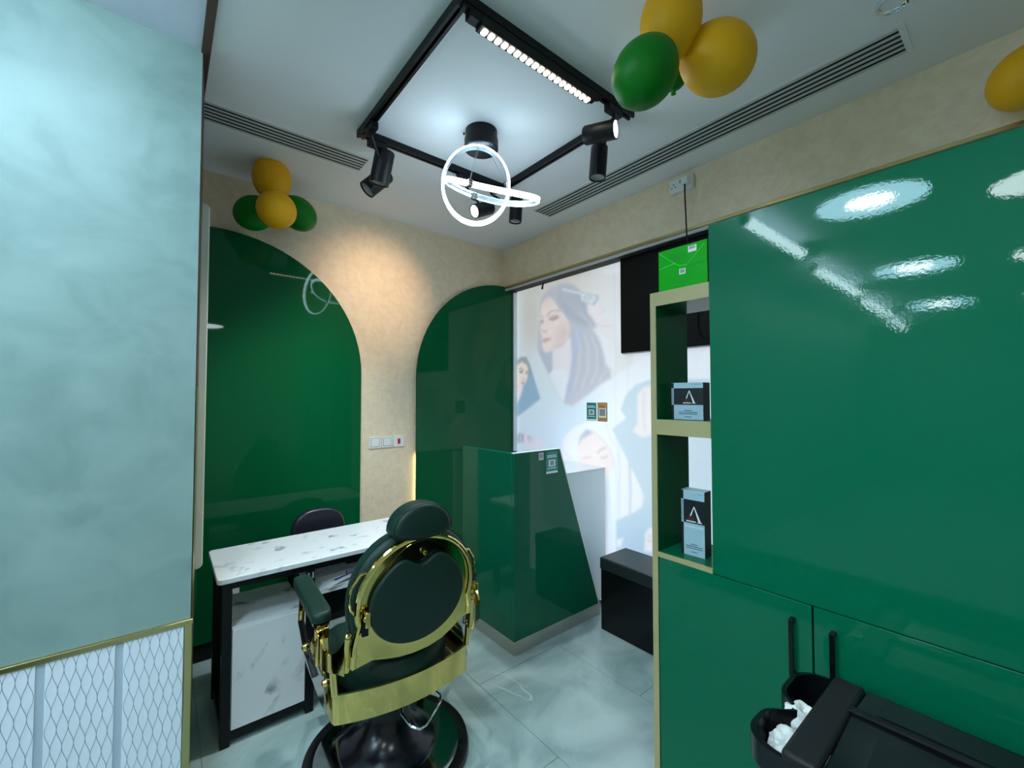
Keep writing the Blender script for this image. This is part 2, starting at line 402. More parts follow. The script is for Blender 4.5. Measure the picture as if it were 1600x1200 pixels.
def disc(x, y, r, label):
    t = thing('disc_ceiling_light', label, 'ceiling light', (x, y, CEIL), group='round ceiling lights of the hall')
    obj('rim', lathe(BM(), [(r + .012, 0), (r + .012, -.045), (r, -.045), (r, 0)], 40), M_white, t)
    obj('diffuser', lathe(BM(), [(0, -.040), (r, -.040), (r, -.03), (0, -.03)], 40), M_disc, t)
    obj('bright_core', lathe(BM(), [(0, -.046), (r * .42, -.044), (r * .45, -.040), (0, -.039)], 32), M_core, t)
disc(-.66, .70, .30, 'round cool ceiling light nearest the green wall cabinet')
disc(-2.95, .78, .33, 'round cool ceiling light in the middle of the hall')
disc(-5.6, .86, .34, 'round cool ceiling light towards the far end of the hall')
def saucer(x, y, z, r, label):
    t = thing('saucer_pendant', label, 'pendant lamp', (x, y, z), group='gold saucer pendants of the hall')
    obj('gold_dome', lathe(BM(), [(r * .98, 0), (r * .9, .03), (r * .5, .07), (r * .2, .13), (.02, .16), (0, .16)], 36), M_gold, t, smooth=True)
    obj('diffuser', lathe(BM(), [(0, -.02), (r * .7, -.015), (r, 0), (r * .9, .01), (0, .01)], 36), M_pend, t, smooth=True)
    obj('cable', tube(BM(), [(0, 0, .15), (0, 0, CEIL - z)], .004, 6), M_black, t)
saucer(.40, -.06, 2.42, .17, 'gold saucer pendant lamp hanging just above the camera')
saucer(-.95, -.12, 2.42, .20, 'gold saucer pendant lamp in the middle of the hall')
saucer(-2.6, -.15, 2.42, .20, 'gold saucer pendant lamp at the far end of the hall')

# ================================================================== CEILING OF THE BAY
def vent(label, x0, x1, y0, y1, along, slots, off=.012):
    t = thing('slot_diffuser', label, 'air vent', ((x0 + x1) / 2, (y0 + y1) / 2, CEIL), group='ceiling slot diffusers')
    hx, hy = (x1 - x0) / 2, (y1 - y0) / 2
    Mf = mat('vent_frame', srgb(188, 192, 190), .5)
    obj('slot_box', B(-hx, hx, -hy, hy, -.002, -.0005), M_slot, t)
    half = hy if along == 'x' else hx; L = hx if along == 'x' else hy
    pitch = (2 * half - off) / slots
    slat_me = None
    for i in range(slots + 1):
        c = -half + off / 2 + i * pitch
        w = pitch * .24
        a, b = c - w, c + w
        if slat_me is None:
            bm = B(-L, L, -w, w, -.0045, -.0025) if along == 'x' else B(-w, w, -L, L, -.0045, -.0025)
            s0 = obj('slat', bm, Mf, t); slat_me = s0.data
        else:
            s0 = bpy.data.objects.new('slat', slat_me); link(s0, t)
        s0.location = (0, c, 0) if along == 'x' else (c, 0, 0)
    bm = BM(); e = .02
    for s in (-1, 1):
        if along == 'x':
            box(bm, min(s * hx, s * (hx + e)), max(s * hx, s * (hx + e)), -hy - e, hy + e, -.003, -.0005); box(bm, -hx, hx, min(s * hy, s * (hy + e)), max(s * hy, s * (hy + e)), -.003, -.0005)
        else:
            box(bm, -hx - e, hx + e, min(s * hy, s * (hy + e)), max(s * hy, s * (hy + e)), -.003, -.0005); box(bm, min(s * hx, s * (hx + e)), max(s * hx, s * (hx + e)), -hy, hy, -.003, -.0005)
    obj('frame', bm, M_ceil, t)
vent('grey slot diffuser in the ceiling running along the arch wall', -.1, .905, 2.42, 2.585, 'x', 5)
vent('long slot diffuser in the ceiling above the green cabinets', 2.105, 2.278, .30, 2.33, 'y', 5)

# downlight
dl = thing('downlight', 'small chrome recessed downlight in the ceiling beside the long slot diffuser', 'ceiling light', (1.955, .285, CEIL))
obj('chrome_ring', lathe(BM(), [(.052, 0), (.052, -.006), (.046, -.008), (.038, .0), (.030, .03), (.030, .035)], 28), M_chrome, dl, smooth=True)
obj('lamp_disc', lathe(BM(), [(0, .004), (.022, .004), (.022, .002), (0, .002)], 20), mat('downlight_led', (.9, .9, .9), .4, emit=(1, .95, .85), estr=3), dl)

# ---- track square
TX0, TX1, TY0, TY1 = .775, 1.70, 1.215, 2.175; TZ = CEIL
tk = thing('light_track', 'black square lighting track screwed to the ceiling', 'light track', (TX0, TY0, TZ))
hw = .018
def trk(x0, x1, y0, y1):
    x0 -= TX0; x1 -= TX0; y0 -= TY0; y1 -= TY0
    bm = BM()
    if x1 - x0 > y1 - y0:
        box(bm, x0, x1, y0, y1, -.008, 0); box(bm, x0, x1, y0, y0 + .012, -.034, -.008); box(bm, x0, x1, y1 - .012, y1, -.034, -.008)
    else:
        box(bm, x0, x1, y0, y1, -.008, 0); box(bm, x0, x0 + .012, y0, y1, -.034, -.008); box(bm, x1 - .012, x1, y0, y1, -.034, -.008)
    obj('rail', bm, M_track, tk)
trk(TX0 - hw, TX1 + hw + .02, TY0 - hw, TY0 + hw); trk(TX0 - hw, TX0 + hw, TY0 + hw, TY1 + .03)
trk(TX0 + hw, TX1 + hw, TY1 - hw, TY1 + hw); trk(TX1 - hw, TX1 + hw, TY0 + .22, TY1 - hw)
for (x, y) in ((TX0, TY0), (TX0, TY1), (TX1, TY1)):
    obj('corner_joint', B(x - hw - .002 - TX0, x + hw + .002 - TX0, y - hw - .002 - TY0, y + hw + .002 - TY0, -.036, -.004), M_track, tk, bevel=.003)
obj('warning_sticker', B(TX1 - .09 - TX0, TX1 - .075 - TX0, -hw - .001, -hw, -.030, -.006), M_red, tk)
obj('rating_sticker', B(TX1 - .070 - TX0, TX1 - .050 - TX0, -hw - .001, -hw, -.030, -.006), M_grey, tk)

# linear light on the near rail
ln = thing('track_linear_light', 'black linear track light with a row of glowing square cells', 'track light', (1.14, TY0, CEIL - .036))
obj('housing', B(-.30, .30, -.020, .022, -.045, -.004), M_track, ln, bevel=.003)
obj('driver_box', B(-.37, .36, -.016, .016, -.012, .0015), M_track, ln, bevel=.002)
obj('end_block', B(-.345, -.30, -.018, .02, -.035, -.004), M_track, ln, bevel=.003)
obj('end_block', B(.30, .325, -.018, .02, -.035, -.004), M_track, ln, bevel=.003)
cell = None
for i in range(19):
    x = -.275 + i * .55 / 18
    if cell is None:
        bm = BM(); prism(bm, rrect(-.0095, .0095, -.0125, .0125, .004, 3), .004, lambda a, b, t: (a, b, -.049 + t)); c = obj('led_cell', bm, M_lin, ln); cell = c.data
    else: c = bpy.data.objects.new('led_cell', cell); link(c, ln)
    c.location = (x, .001, 0)

# spot heads
def spot(label, base, ctr, d, L=.15, r=.042, lit=False, lamp=None):
    base = Vector(base); ctr = Vector(ctr); d = Vector(d).normalized()
    t = thing('track_spotlight', label, 'track spotlight', tuple(base), group='black track spotlights')
    ctr = ctr - base
    obj('adapter', B(-.05, .05, -.017, .017, -.035, 0) if lamp is None or lamp.get('ax', 'x') == 'x' else B(-.017, .017, -.05, .05, -.035, 0), M_track, t, bevel=.003)
    obj('stem', tube(BM(), [(0, 0, -.03), (0, 0, -.05), tuple(ctr * .9)], .007, 8), M_track, t)
    mt = axis_mtx(ctr - d * (L / 2), d)
    obj('barrel', lathe(BM(), [(0, 0), (r * .92, 0), (r, .006), (r, L * .36), (r * .985, L * .365), (r, L * .37), (r, L), (r * .86, L), (r * .84, L - .02), (0, L - .02)], 28, mt), M_track, t, smooth=True)
    obj('lens', lathe(BM(), [(0, L - .014), (r * .6, L - .014), (r * .83, L - .006), (r * .83, L - .019), (0, L - .019)], 24, mt), M_lens if lit else M_lensoff, t)
    if lamp and 'energy' in lamp:
        li = bpy.data.lights.new('spot_bulb', 'SPOT'); li.energy = lamp['energy']; li.color = lamp['color']; li.spot_size = math.radians(lamp.get('size', 60)); li.spot_blend = .9; li.shadow_soft_size = .03
        lo = bpy.data.objects.new('spot_bulb', li); link(lo, t)
        p = ctr + d * (L / 2 + .005)
        lo.matrix_local = Matrix.Translation(p) @ d.to_track_quat('-Z', 'Y').to_matrix().to_4x4()
    return t
CZ = CEIL - .036
spot('black track spotlight with lit lens at the right corner of the track', (1.60, TY0, CZ), at(938, 207, 'y', 1.24), RV * .9 - fh * .55 + np.array([0, 0, -.12]), lit=True)
spot('black track spotlight hanging straight down below the lit one at the right', (TX1, 1.335, CZ), at(935, 254, 'y', 1.36), (-.06, .05, -1), L=.16, lamp={'ax': 'y'})
wl_t = Vector((1.36, YB, 2.36))
p1 = at(597, 262, 'y', 2.16)
spot('black track spotlight at the left corner of the track, turned downward', (TX0 + .005, 2.06, CZ), p1, (-.10, .25, -1), L=.17, r=.05, lamp={'ax': 'y'})
p2 = at(589, 284, 'y', 2.31)
spot('black track spotlight tucked below the left corner of the track', (TX0 + .08, TY1, CZ), p2, (-.55, .1, -.60), L=.16, r=.048)
p3 = at(754, 327, 'y', 2.16)
spot('black track spotlight with lit lens below the looped pendant, aimed at the arches', (1.40, TY1, CZ), p3, Vector((-.45, 0, -.22)), L=.14, lit=True)
p4 = at(806, 328, 'y', 2.14)
spot('black track spotlight hanging straight down at the far corner of the track', (1.60, TY1, CZ), p4, (-.06, .02, -1), L=.16)
# beams of the spots that shine: on the wall between the arches and on the floor
def beam(parent_pt, target, energy, color, size, name='spot_bulb', blend=1.0):
    li = bpy.data.lights.new(name, 'SPOT'); li.energy = energy; li.color = color; li.spot_size = math.radians(size); li.spot_blend = blend; li.shadow_soft_size = .035
    lo = bpy.data.objects.new(name, li); link(lo); lo.location = parent_pt
    d = Vector(target) - Vector(parent_pt); lo.rotation_euler = d.to_track_quat('-Z', 'Y').to_euler(); return lo
beam(p3 + Vector((-.080, 0, -.038)), (1.25, YB, 2.33), 16, (1.0, .70, .44), 62)
beam(p1 + Vector((-.01, .04, -.10)), (.62, 2.62, .75), 34, (.88, .97, 1.0), 95)
beam(p2 + Vector((-.05, .02, -.055)), (.66, YB, 1.45), 13, (.85, 1.0, .9), 62)
beam(p4 + Vector((-.005, 0, -.088)), (1.55, 1.70, .0), 34, (.88, .98, 1.0), 100)
beam(at(960, 214, 'y', 1.19) + Vector((.02, -.03, -.01)), (2.2, .3, 1.4), 5, (.85, .97, 1), 75)

# ---- looped LED pendant
pc = Vector((1.262, 1.80, CEIL))
pd = thing('led_loop_pendant', 'glowing white LED pendant of two crossing loops on a black canopy', 'pendant lamp', tuple(pc))
obj('canopy', lathe(BM(), [(0, 0), (.083, 0), (.083, -.045), (.088, -.047), (.088, -.095), (.082, -.1), (0, -.1)], 36), M_track, pd, smooth=True)
for a in (40, 160, 280):
    obj('canopy_screw', lathe(BM(), [(0, 0), (.006, 0), (.006, .008), (0, .008)], 8, axis_mtx((.088 * math.cos(math.radians(a)), .088 * math.sin(math.radians(a)), -.03), (math.cos(math.radians(a)), math.sin(math.radians(a)), 0))), M_track, pd)
def band_loop(C0, A, Bv, wave, name, nrm_w=.012):
    """closed band: metal core with two LED tubes along its edges"""
    N = 72; pts = []
    for i in range(N):
        th = 2 * math.pi * i / N
        pts.append(C0 + A * math.cos(th) + Bv * math.sin(th) + wave(th))
    axis = A.cross(Bv).normalized()
    bm = BM(); rows = []
    for i, p in enumerate(pts):
        rad = (p - C0).normalized()
        rows.append([bm.verts.new(q) for q in (p - axis * nrm_w - rad * .004, p + axis * nrm_w - rad * .004, p + axis * nrm_w + rad * .002, p - axis * nrm_w + rad * .002)])
    for i in range(N):
        a, b = rows[i], rows[(i + 1) % N]
        for k in range(4): bm.faces.new([a[k], a[(k + 1) % 4], b[(k + 1) % 4], b[k]])
    obj(name + '_band', bm, mat('aluminium', (.62, .74, .82), .35, .6), pd)
    for s in (-1, 1):
        bm = BM(); tube(bm, [p + axis * s * .0075 + (p - C0).normalized() * .004 for p in pts], .0072, 8, True)
        obj('led_tube', bm, M_led, pd, smooth=True)
right = Vector(RV); fwd = Vector(fh); up = Vector((0, 0, 1))
c1 = at(744, 288, 'y', 1.74) - pc
band_loop(c1, right * .158 + fwd * .02, up * .215 + fwd * .05, lambda th: Vector((0, 0, 0)), 'upright_loop')
c2 = at(769, 301, 'y', 1.76) - pc
band_loop(c2, right * .236 - up * .052 + fwd * .0, fwd * .12 + up * .026, lambda th: up * (.012 * math.cos(2 * th)), 'level_loop')
for dx in (-.03, -.022):
    obj('cable', tube(BM(), [(dx * 1.2, -.02, -.1), tuple(at(736, 283, 'y', 1.72) - pc + Vector((dx * .3, 0, 0)))], .0011, 5), M_steel, pd)
obj('cable', tube(BM(), [(.06, 0, -.1), tuple(at(793, 288, 'y', 1.72) - pc)], .0011, 5), M_steel, pd)
for (u, v) in ((734, 286), (741, 307), (792, 291)):
    q = at(u, v, 'y', 1.72) - pc
    obj('clasp', B(q.x - .012, q.x + .012, q.y - .012, q.y + .012, q.z - .016, q.z + .016), M_chrome, pd, bevel=.002)

# ---- balloons
def balloon(label, c, r, d, m, group, s=1.13):
    t = thing('balloon', label, 'balloon', tuple(c), group=group)
    mt = axis_mtx((0, 0, 0), d)
    prof = []
    N = 18
    for i in range(N + 1):
        th = math.pi * i / N
        rr = math.sin(th) * r; z = math.cos(th) * r * s
        if z < 0: rr *= 1 - .10 * (-z / (r * s)) ** 1.5; z *= 1.06
        prof.append((max(rr, 0) if 0 < i < N else 0, -z))
    obj('skin', lathe(BM(), prof, 28, mt), m, t, smooth=True)
    zt = r * s * 1.06
    obj('knot', lathe(BM(), [(0, zt - .004), (.006, zt), (.004, zt + .008), (.011, zt + .016), (0, zt + .014)], 10, mt), m, t, smooth=True)
    return t
g1 = 'balloon bunch by the arch'; g2 = 'balloon bunch above the cabinets'
def along_px(u, v, y): return at(u, v, 'y', y)
balloon('yellow balloon against the ceiling, topmost of the bunch by the arch', at(425, 280, 'y', 2.86) - Vector((0, 0, .0)), .106, (0.05, .2, -1), M_yel, g1, 1.15)
balloon('yellow balloon in front of the bunch by the arch', at(432, 328, 'y', 2.70), .103, (0, 1, .25), M_yel, g1, 1.1)
balloon('dark green balloon at the left of the bunch by the arch', at(398, 333, 'y', 2.93), .100, (.9, -.2, .5), M_grnlatex, g1, 1.15)
balloon('green balloon at the right of the bunch by the arch', at(466, 334, 'y', 2.93), .100, (-.9, -.2, .5), M_grnlatex, g1, 1.15)
balloon('yellow balloon cut by the top edge, topmost of the bunch near the cabinets', at(1048, 34, 'z', 2.80), .098, (.1, .1, -1), M_yel, g2, 1.2)
balloon('green balloon low in the bunch near the cabinets', at(1008, 114, 'z', 2.60), .1, tuple(RV * .55 + np.array([.1, .1, .75])), M_grnlatex, g2, 1.16)
balloon('yellow balloon at the right of the bunch near the cabinets', at(1121, 92, 'z', 2.71), .111, tuple(-RV * .8 + np.array([.1, .1, .35])), M_yel, g2, 1.1)
balloon('small dark green balloon half hidden behind the bunch near the cabinets', at(1052, 114, 'z', 2.86), .06, (0, 0, -1), M_grnlatex, g2, 1.1)
balloon('yellow balloon at the right edge of the picture by the ceiling', at(1601, 122, 'x', 2.33), .095, (.2, 0, 1), M_yel, 'lone balloon', 1.12)

# ================================================================== POSTER WALL (flat print on a grid, painted in soft shapes)
Y0p, Y1p, Z0p, Z1p = 1.10, 3.125, .02, 2.56
ny, nz = 300, 380
yy = np.linspace(Y0p, Y1p, ny); zz = np.linspace(Z0p, Z1p, nz)
YY, ZZ = np.meshgrid(yy, zz)
P = np.stack([np.full_like(YY, XP - .012), YY, ZZ], -1) - CP
dd = P @ FW; UU = 800 + F * (P @ RV) / dd; VV = 600 - F * (P @ UV_) / dd      # art-board coordinates of the print
art = np.empty(YY.shape + (3,))
def lerp3(a, b, t): return np.array(a, float) * (1 - t[..., None]) + np.array(b, float) * t[..., None]
t_ = np.clip((VV - 440) / 260, 0, 1)
art[:] = lerp3((212, 212, 208), (196, 216, 236), t_)
rgt = np.clip((UU - 900) / 70, 0, 1)[..., None]
art[:] = art * (1 - rgt) + np.array((226, 228, 236.)) * rgt
def sdf(poly):
    pts = np.array(poly, float); d = np.full(UU.shape, 1e9); inside = np.zeros(UU.shape, bool)
    n = len(pts)
    for i in range(n):
        a, b = pts[i], pts[(i + 1) % n]; e = b - a; w0 = UU - a[0]; w1 = VV - a[1]
        t = np.clip((w0 * e[0] + w1 * e[1]) / (e @ e + 1e-9), 0, 1)
        d = np.minimum(d, np.hypot(w0 - e[0] * t, w1 - e[1] * t))
        c = ((a[1] > VV) != (b[1] > VV)) & (UU < (b[0] - a[0]) * (VV - a[1]) / (b[1] - a[1] + 1e-12) + a[0]); inside ^= c
    return np.where(inside, -d, d)
def paint(poly, col, feather=1.2, alpha=1.0, clip=None):
    a = np.clip(.5 - sdf(poly) / (2 * feather), 0, 1) * alpha
    if clip is not None: a = a * clip
    art[:] = art * (1 - a[..., None]) + np.array(col, float) * a[..., None]
def mask(poly, feather=1.2): return np.clip(.5 - sdf(poly) / (2 * feather), 0, 1)
def blob(cx, cy, rx, ry, col, ang=0, feather=.35, alpha=1.0, clip=None):
    c, s = math.cos(math.radians(ang)), math.sin(math.radians(ang))
    x = (UU - cx) * c + (VV - cy) * s; y = -(UU - cx) * s + (VV - cy) * c
    q = np.sqrt((x / rx) ** 2 + (y / ry) ** 2); a = np.clip((1 + feather - q) / (2 * feather), 0, 1) * alpha
    if clip is not None: a = a * clip
    art[:] = art * (1 - a[..., None]) + np.array(col, float) * a[..., None]
def stroke(pts, w, col, alpha=1.0, feather=.8, clip=None):
    d = np.full(UU.shape, 1e9); pts = np.array(pts, float)
    for a, b in zip(pts, pts[1:]):
        e = b - a; w0 = UU - a[0]; w1 = VV - a[1]; t = np.clip((w0 * e[0] + w1 * e[1]) / (e @ e + 1e-9), 0, 1)
        d = np.minimum(d, np.hypot(w0 - e[0] * t, w1 - e[1] * t))
    a = np.clip(.5 - (d - w) / (2 * feather), 0, 1) * alpha
    if clip is not None: a = a * clip
    art[:] = art * (1 - a[..., None]) + np.array(col, float) * a[..., None]
c4 = lambda L: [(800 + x / 8.57, 440 + y / 8.57) for x, y in L]
c5 = lambda L: [(800 + x / 8.57, 560 + y / 8.57) for x, y in L]
# large portrait: tilted rounded picture, hair, face, blouse, comb and hand
quad = [(838, 440), (820, 470), (819, 500), (832, 530), (862, 595), (876, 622), (884, 632), (894, 634), (904, 627), (955, 592), (990, 570), (990, 430), (900, 425)]
paint(quad, (205, 203, 198), 3, .75)
blob(830, 500, 14, 40, (196, 192, 186), 0, .6, .8)
blob(960, 520, 40, 90, (226, 226, 230), 0, .8, .8)
qm = mask(quad, 1.5)
hair = c4([(375, 330), (400, 200), (500, 90), (640, 30), (740, 15), (850, 60), (930, 140), (1000, 280), (1020, 420), (1110, 540), (1135, 610), (1080, 640), (1180, 760), (1250, 980), (1330, 1290), (1180, 1370), (1090, 1460), (960, 1590), (870, 1650), (780, 1665), (690, 1630), (500, 1270), (390, 1050), (340, 900), (345, 700), (372, 470)])
paint(hair, (184, 184, 196), 2, .95, qm)
paint(c4([(640, 60), (800, 60), (920, 160), (1000, 300), (1010, 420), (1100, 560), (1000, 600), (860, 560), (720, 470), (640, 330), (600, 200)]), (160, 168, 182), 5, .85, qm)
paint(c4([(780, 700), (900, 600), (1000, 640), (920, 820), (850, 1100), (830, 1500), (700, 1600), (770, 1200)]), (172, 182, 208), 4, .8, qm)
paint(c4([(340, 900), (420, 950), (540, 930), (560, 1180), (500, 1260), (400, 1050)]), (168, 178, 196), 3, .85, qm)
for i in range(9):
    x = 820 + i * 48
    stroke(c4([(x, 640 + i * 20), (x + 30 + i * 10, 900), (x + 10 + i * 14, 1200), (x - 60 + i * 10, 1480 - i * 22)]), .8, (212, 208, 222) if i % 2 else (176, 174, 196), .6, 1.4, qm)
for i in range(5):
    stroke(c4([(560 + i * 60, 70 + i * 6), (700 + i * 45, 240 + i * 10), (860 + i * 25, 420), (1060, 560 + i * 8)]), .6, (196, 196, 204), .5, 1.2, qm)
neck = c4([(540, 920), (780, 740), (800, 1000), (780, 1200), (760, 1330), (560, 1340), (545, 1180)])
paint(neck, (222, 214, 220), 2, .95, qm)
paint(c5([(490, 210), (550, 150), (720, 150), (750, 290), (700, 560), (650, 600), (560, 430)]), (216, 222, 232), 1.5, .95, qm)
face = c4([(500, 200), (420, 260), (395, 330), (380, 430), (366, 480), (385, 560), (370, 640), (386, 680), (400, 735), (394, 770), (410, 800), (402, 840), (416, 900), (440, 945), (480, 948), (560, 920), (660, 880), (720, 820), (760, 730), (778, 640), (762, 540), (700, 440), (630, 370), (570, 270)])
paint(face, (226, 210, 206), 1.2)
fm = mask(face, 1.2)
blob(*c4([(690, 700)])[0], 10, 16, (206, 184, 184), 25, .9, .75, fm)
blob(*c4([(470, 250)])[0], 9, 8, (214, 198, 194), 0, .9, .6, fm)
blob(*c4([(640, 860)])[0], 14, 4, (208, 188, 190), -25, .8, .7, fm)
stroke(c4([(470, 455), (520, 400), (590, 385), (640, 400)]), .8, (164, 146, 142), .85, .9, fm)
stroke(c4([(372, 470), (395, 455), (415, 480)]), .6, (164, 146, 142), .8, .8, fm)
blob(*c4([(565, 480)])[0], 7.5, 3.4, (178, 156, 154), -14, .6, .85, fm)
stroke(c4([(505, 500), (550, 515), (610, 475)]), .7, (120, 104, 108), .85, .7, fm)
blob(*c4([(400, 535)])[0], 2.6, 3, (160, 142, 144), 0, .6, .85, fm)
stroke(c4([(390, 560), (380, 640), (395, 660)]), .5, (206, 184, 180), .7, .8, fm)
stroke(c4([(410, 660), (440, 672), (465, 660)]), .7, (170, 138, 138), .85, .8, fm)
paint(c4([(405, 770), (450, 752), (520, 755), (510, 785), (440, 825), (412, 810)]), (210, 168, 174), 1.0, .95)
stroke(c4([(408, 785), (460, 775), (520, 760)]), .4, (176, 130, 138), .9, .6)
paint(c4([(1010, 300), (1110, 200), (1230, 380), (1260, 520), (1350, 560), (1350, 680), (1280, 690), (1150, 600), (1100, 520), (1020, 420)]), (226, 218, 222), 3, .85, qm)
stroke(c4([(1130, 560), (1220, 600), (1330, 590)]), .5, (204, 186, 192), .7, .9); stroke(c4([(1170, 330), (1240, 400), (1180, 440)]), .5, (206, 192, 198), .7, .9)
paint(c4([(665, 85), (935, 150), (930, 175), (670, 115)]), (216, 222, 226), 1, .95)
paint(c4([(930, 145), (1145, 190), (1155, 230), (1095, 315), (920, 250)]), (206, 216, 224), 1, .95)
stroke(c4([(930, 145), (1145, 190), (1155, 230), (1095, 315), (1000, 280)]), .4, (138, 146, 158), .9, .6)
stroke(c4([(960, 210), (1000, 190), (1060, 205), (1060, 230), (980, 235), (960, 210)]), .4, (130, 138, 150), .9, .6)
for i in range(4): stroke(c4([(1120 - i * 14, 205 + i * 28), (1160 - i * 16, 205 + i * 30)]), .4, (140, 148, 160), .9, .5)
paint(c4([(1110, 640), (1250, 760), (1370, 900), (1370, 1200), (1250, 1100), (1180, 800)]), (228, 228, 236), 3, .7)
# small portrait at the left
q2 = c5([(-10, 90), (120, -15), (190, -20), (245, 100), (380, 540), (30, 815), (-20, 840)])
paint(q2, (134, 166, 192), 1.2)
paint(c5([(-10, 90), (120, -15), (190, -10), (235, 80), (255, 190), (200, 260), (60, 100), (20, 200)]), (150, 154, 156), 1.6)
paint(c5([(0, 300), (60, 370), (150, 400), (110, 520), (40, 660), (0, 690)]), (222, 216, 216), 1.5)
f2 = c5([(40, 120), (130, 45), (195, 80), (215, 130), (210, 250), (180, 340), (120, 410), (60, 360), (35, 260)])
paint(f2, (228, 216, 208), 1.2)
m2 = mask(f2, 1)
stroke(c5([(90, 140), (120, 130), (150, 160)]), .6, (120, 112, 112), .9, .6); blob(*c5([(120, 180)])[0], 2.6, 1.6, (110, 104, 108), 0, .5, .9)
blob(*c5([(195, 190)])[0], 1.6, 1.6, (120, 112, 114), 0, .5, .9, m2); stroke(c5([(140, 280), (165, 280)]), .5, (176, 150, 146), .9, .6)
paint(c5([(115, 325), (150, 315), (185, 330), (150, 355)]), (190, 146, 146), .8)
# bottles of polish
for x, h, c in ((82, 120, (128, 140, 158)), (105, 150, (150, 150, 164)), (140, 130, (120, 130, 150)), (170, 190, (236, 180, 206)), (215, 110, (214, 178, 200)), (235, 100, (160, 160, 178)), (280, 70, (170, 170, 190))):
    b0 = 1130; paint(c5([(x - 12, b0), (x - 12, b0 - h * .8), (x - 4, b0 - h * .95), (x + 6, b0 - h * .95), (x + 12, b0 - h * .8), (x + 12, b0)]), c, 1, .75)
blob(*c5([(300, 1140)])[0], 16, 7, (222, 208, 222), 0, .6, .8)
# towelled head
c8 = lambda L: [(860 + x / 5.456, 640 + y / 5.456) for x, y in L]
tw = c8([(100, 430), (95, 300), (130, 220), (200, 150), (320, 100), (420, 90), (500, 150), (560, 250), (660, 440), (760, 620), (795, 740), (780, 830), (700, 880), (560, 940), (545, 700), (545, 480)])
paint(tw, (226, 226, 234), 2, .95)
f4 = c8([(245, 440), (235, 320), (260, 220), (310, 170), (380, 195), (460, 270), (520, 360), (545, 490), (500, 560), (300, 520)])
paint(f4, (228, 214, 212), 1.2)
paint(c8([(238, 300), (255, 225), (305, 168), (370, 190), (330, 215), (270, 250)]), (176, 182, 194), 1.6)
stroke(c8([(380, 195), (460, 270), (520, 360), (545, 480)]), .5, (190, 190, 200), .8, .8)
stroke(c8([(280, 415), (320, 403), (345, 403)]), .6, (176, 152, 150), .85, .7); stroke(c8([(400, 370), (435, 340), (470, 325)]), .7, (166, 142, 140), .85, .7)
stroke(c8([(430, 410), (460, 412), (485, 395)]), .6, (150, 124, 124), .9, .6)
stroke(c8([(105, 300), (110, 360), (180, 420)]), .6, (204, 200, 212), .8, 1.2); stroke(c8([(470, 120), (520, 260), (545, 300)]), .8, (212, 200, 206), .8, 1.2)
stroke(c8([(580, 280), (590, 500), (585, 920)]), .7, (198, 190, 198), .8, .8); stroke(c8([(675, 460), (685, 700), (678, 885)]), 1.2, (188, 184, 196), .9, .7)
# grey-blue picture at the right with a pair of legs
q5 = c8([(645, 75), (600, 0), (640, -120), (720, -210), (860, -260), (1400, -260), (1400, 1400), (560, 1400), (560, 945), (700, 885), (780, 830), (795, 740), (760, 640), (525, 165)])
paint(q5, (188, 203, 214), 1.0)
blob(*c8([(700, 1150)])[0], 60, 40, (164, 192, 214), 0, .9, .8, mask(q5, 1))
paint(c8([(740, -120), (800, -200), (900, -200), (900, 210), (780, 240), (700, 185), (740, 120)]), (226, 218, 220), 1.5)
stroke(c8([(800, -150), (790, 0), (805, 180)]), .8, (206, 194, 198), .8, 1)
paint(c8([(800, 1210), (805, 1060), (840, 1010), (900, 1010), (900, 1210)]), (226, 220, 224), 1)
stroke(c8([(830, 1080), (870, 1075)]), .6, (170, 150, 154), .9, .6); stroke(c8([(830, 1120), (860, 1118)]), .6, (180, 140, 146), .9, .6)
paint(c8([(565, 1170), (565, 1110), (625, 1090), (600, 1170)]), (222, 224, 232), 1)
stroke(c8([(-280, -700), (-280, 500)]), .3, (190, 200, 210), .6, .5)
# panel joints
for u in (962, 981): stroke([(u - 3, 400), (u, 600), (u + 2, 900)], .4, (200, 198, 206), .7, .7)
def soften(k):
    w = np.exp(-.5 * (np.arange(-4, 5) / k) ** 2); w /= w.sum()
    for ax in (0, 1):
        pad_ = [(4, 4) if i == ax else (0, 0) for i in range(3)]; ap_ = np.pad(art, pad_, mode='edge')
        art[:] = sum(wi * np.take(ap_, np.arange(i, i + art.shape[ax]), axis=ax) for i, wi in enumerate(w))
soften(1.1)
art[:] = art * .90 + np.array((224, 226, 232.)) * .10
lin = np.where(art <= 10.3, art / 255 / 12.92, ((art / 255 + .055) / 1.055) ** 2.4)
idx = np.arange(ny * nz).reshape(nz, ny)
faces = np.stack([idx[:-1, :-1], idx[:-1, 1:], idx[1:, 1:], idx[1:, :-1]], -1).reshape(-1, 4)
me = bpy.data.meshes.new('print'); vv = np.stack([np.full(YY.shape, XP - .012), YY, ZZ], -1).reshape(-1, 3)
me.from_pydata(vv.tolist(), [], faces.tolist())
ca = me.color_attributes.new('print_colour', 'FLOAT_COLOR', 'POINT')
rgba = np.ones((ny * nz, 4), np.float32); rgba[:, :3] = lin.reshape(-1, 3); ca.data.foreach_set('color', rgba.ravel())
m = bpy.data.materials.new('backlit_print'); m.use_nodes = True; nt = m.node_tree; b = nt.nodes['Principled BSDF']
va = nt.nodes.new('ShaderNodeVertexColor'); va.layer_name = 'print_colour'
nt.links.new(va.outputs['Color'], b.inputs['Base Color']); nt.links.new(va.outputs['Color'], b.inputs['Emission Color'])
b.inputs['Emission Strength'].default_value = .26; b.inputs['Roughness'].default_value = .35
me.materials.append(m)
po = thing('wall_poster', 'pale backlit wall poster of beauty portraits beside the green half arch', 'poster', (XP, 2.1, 0))
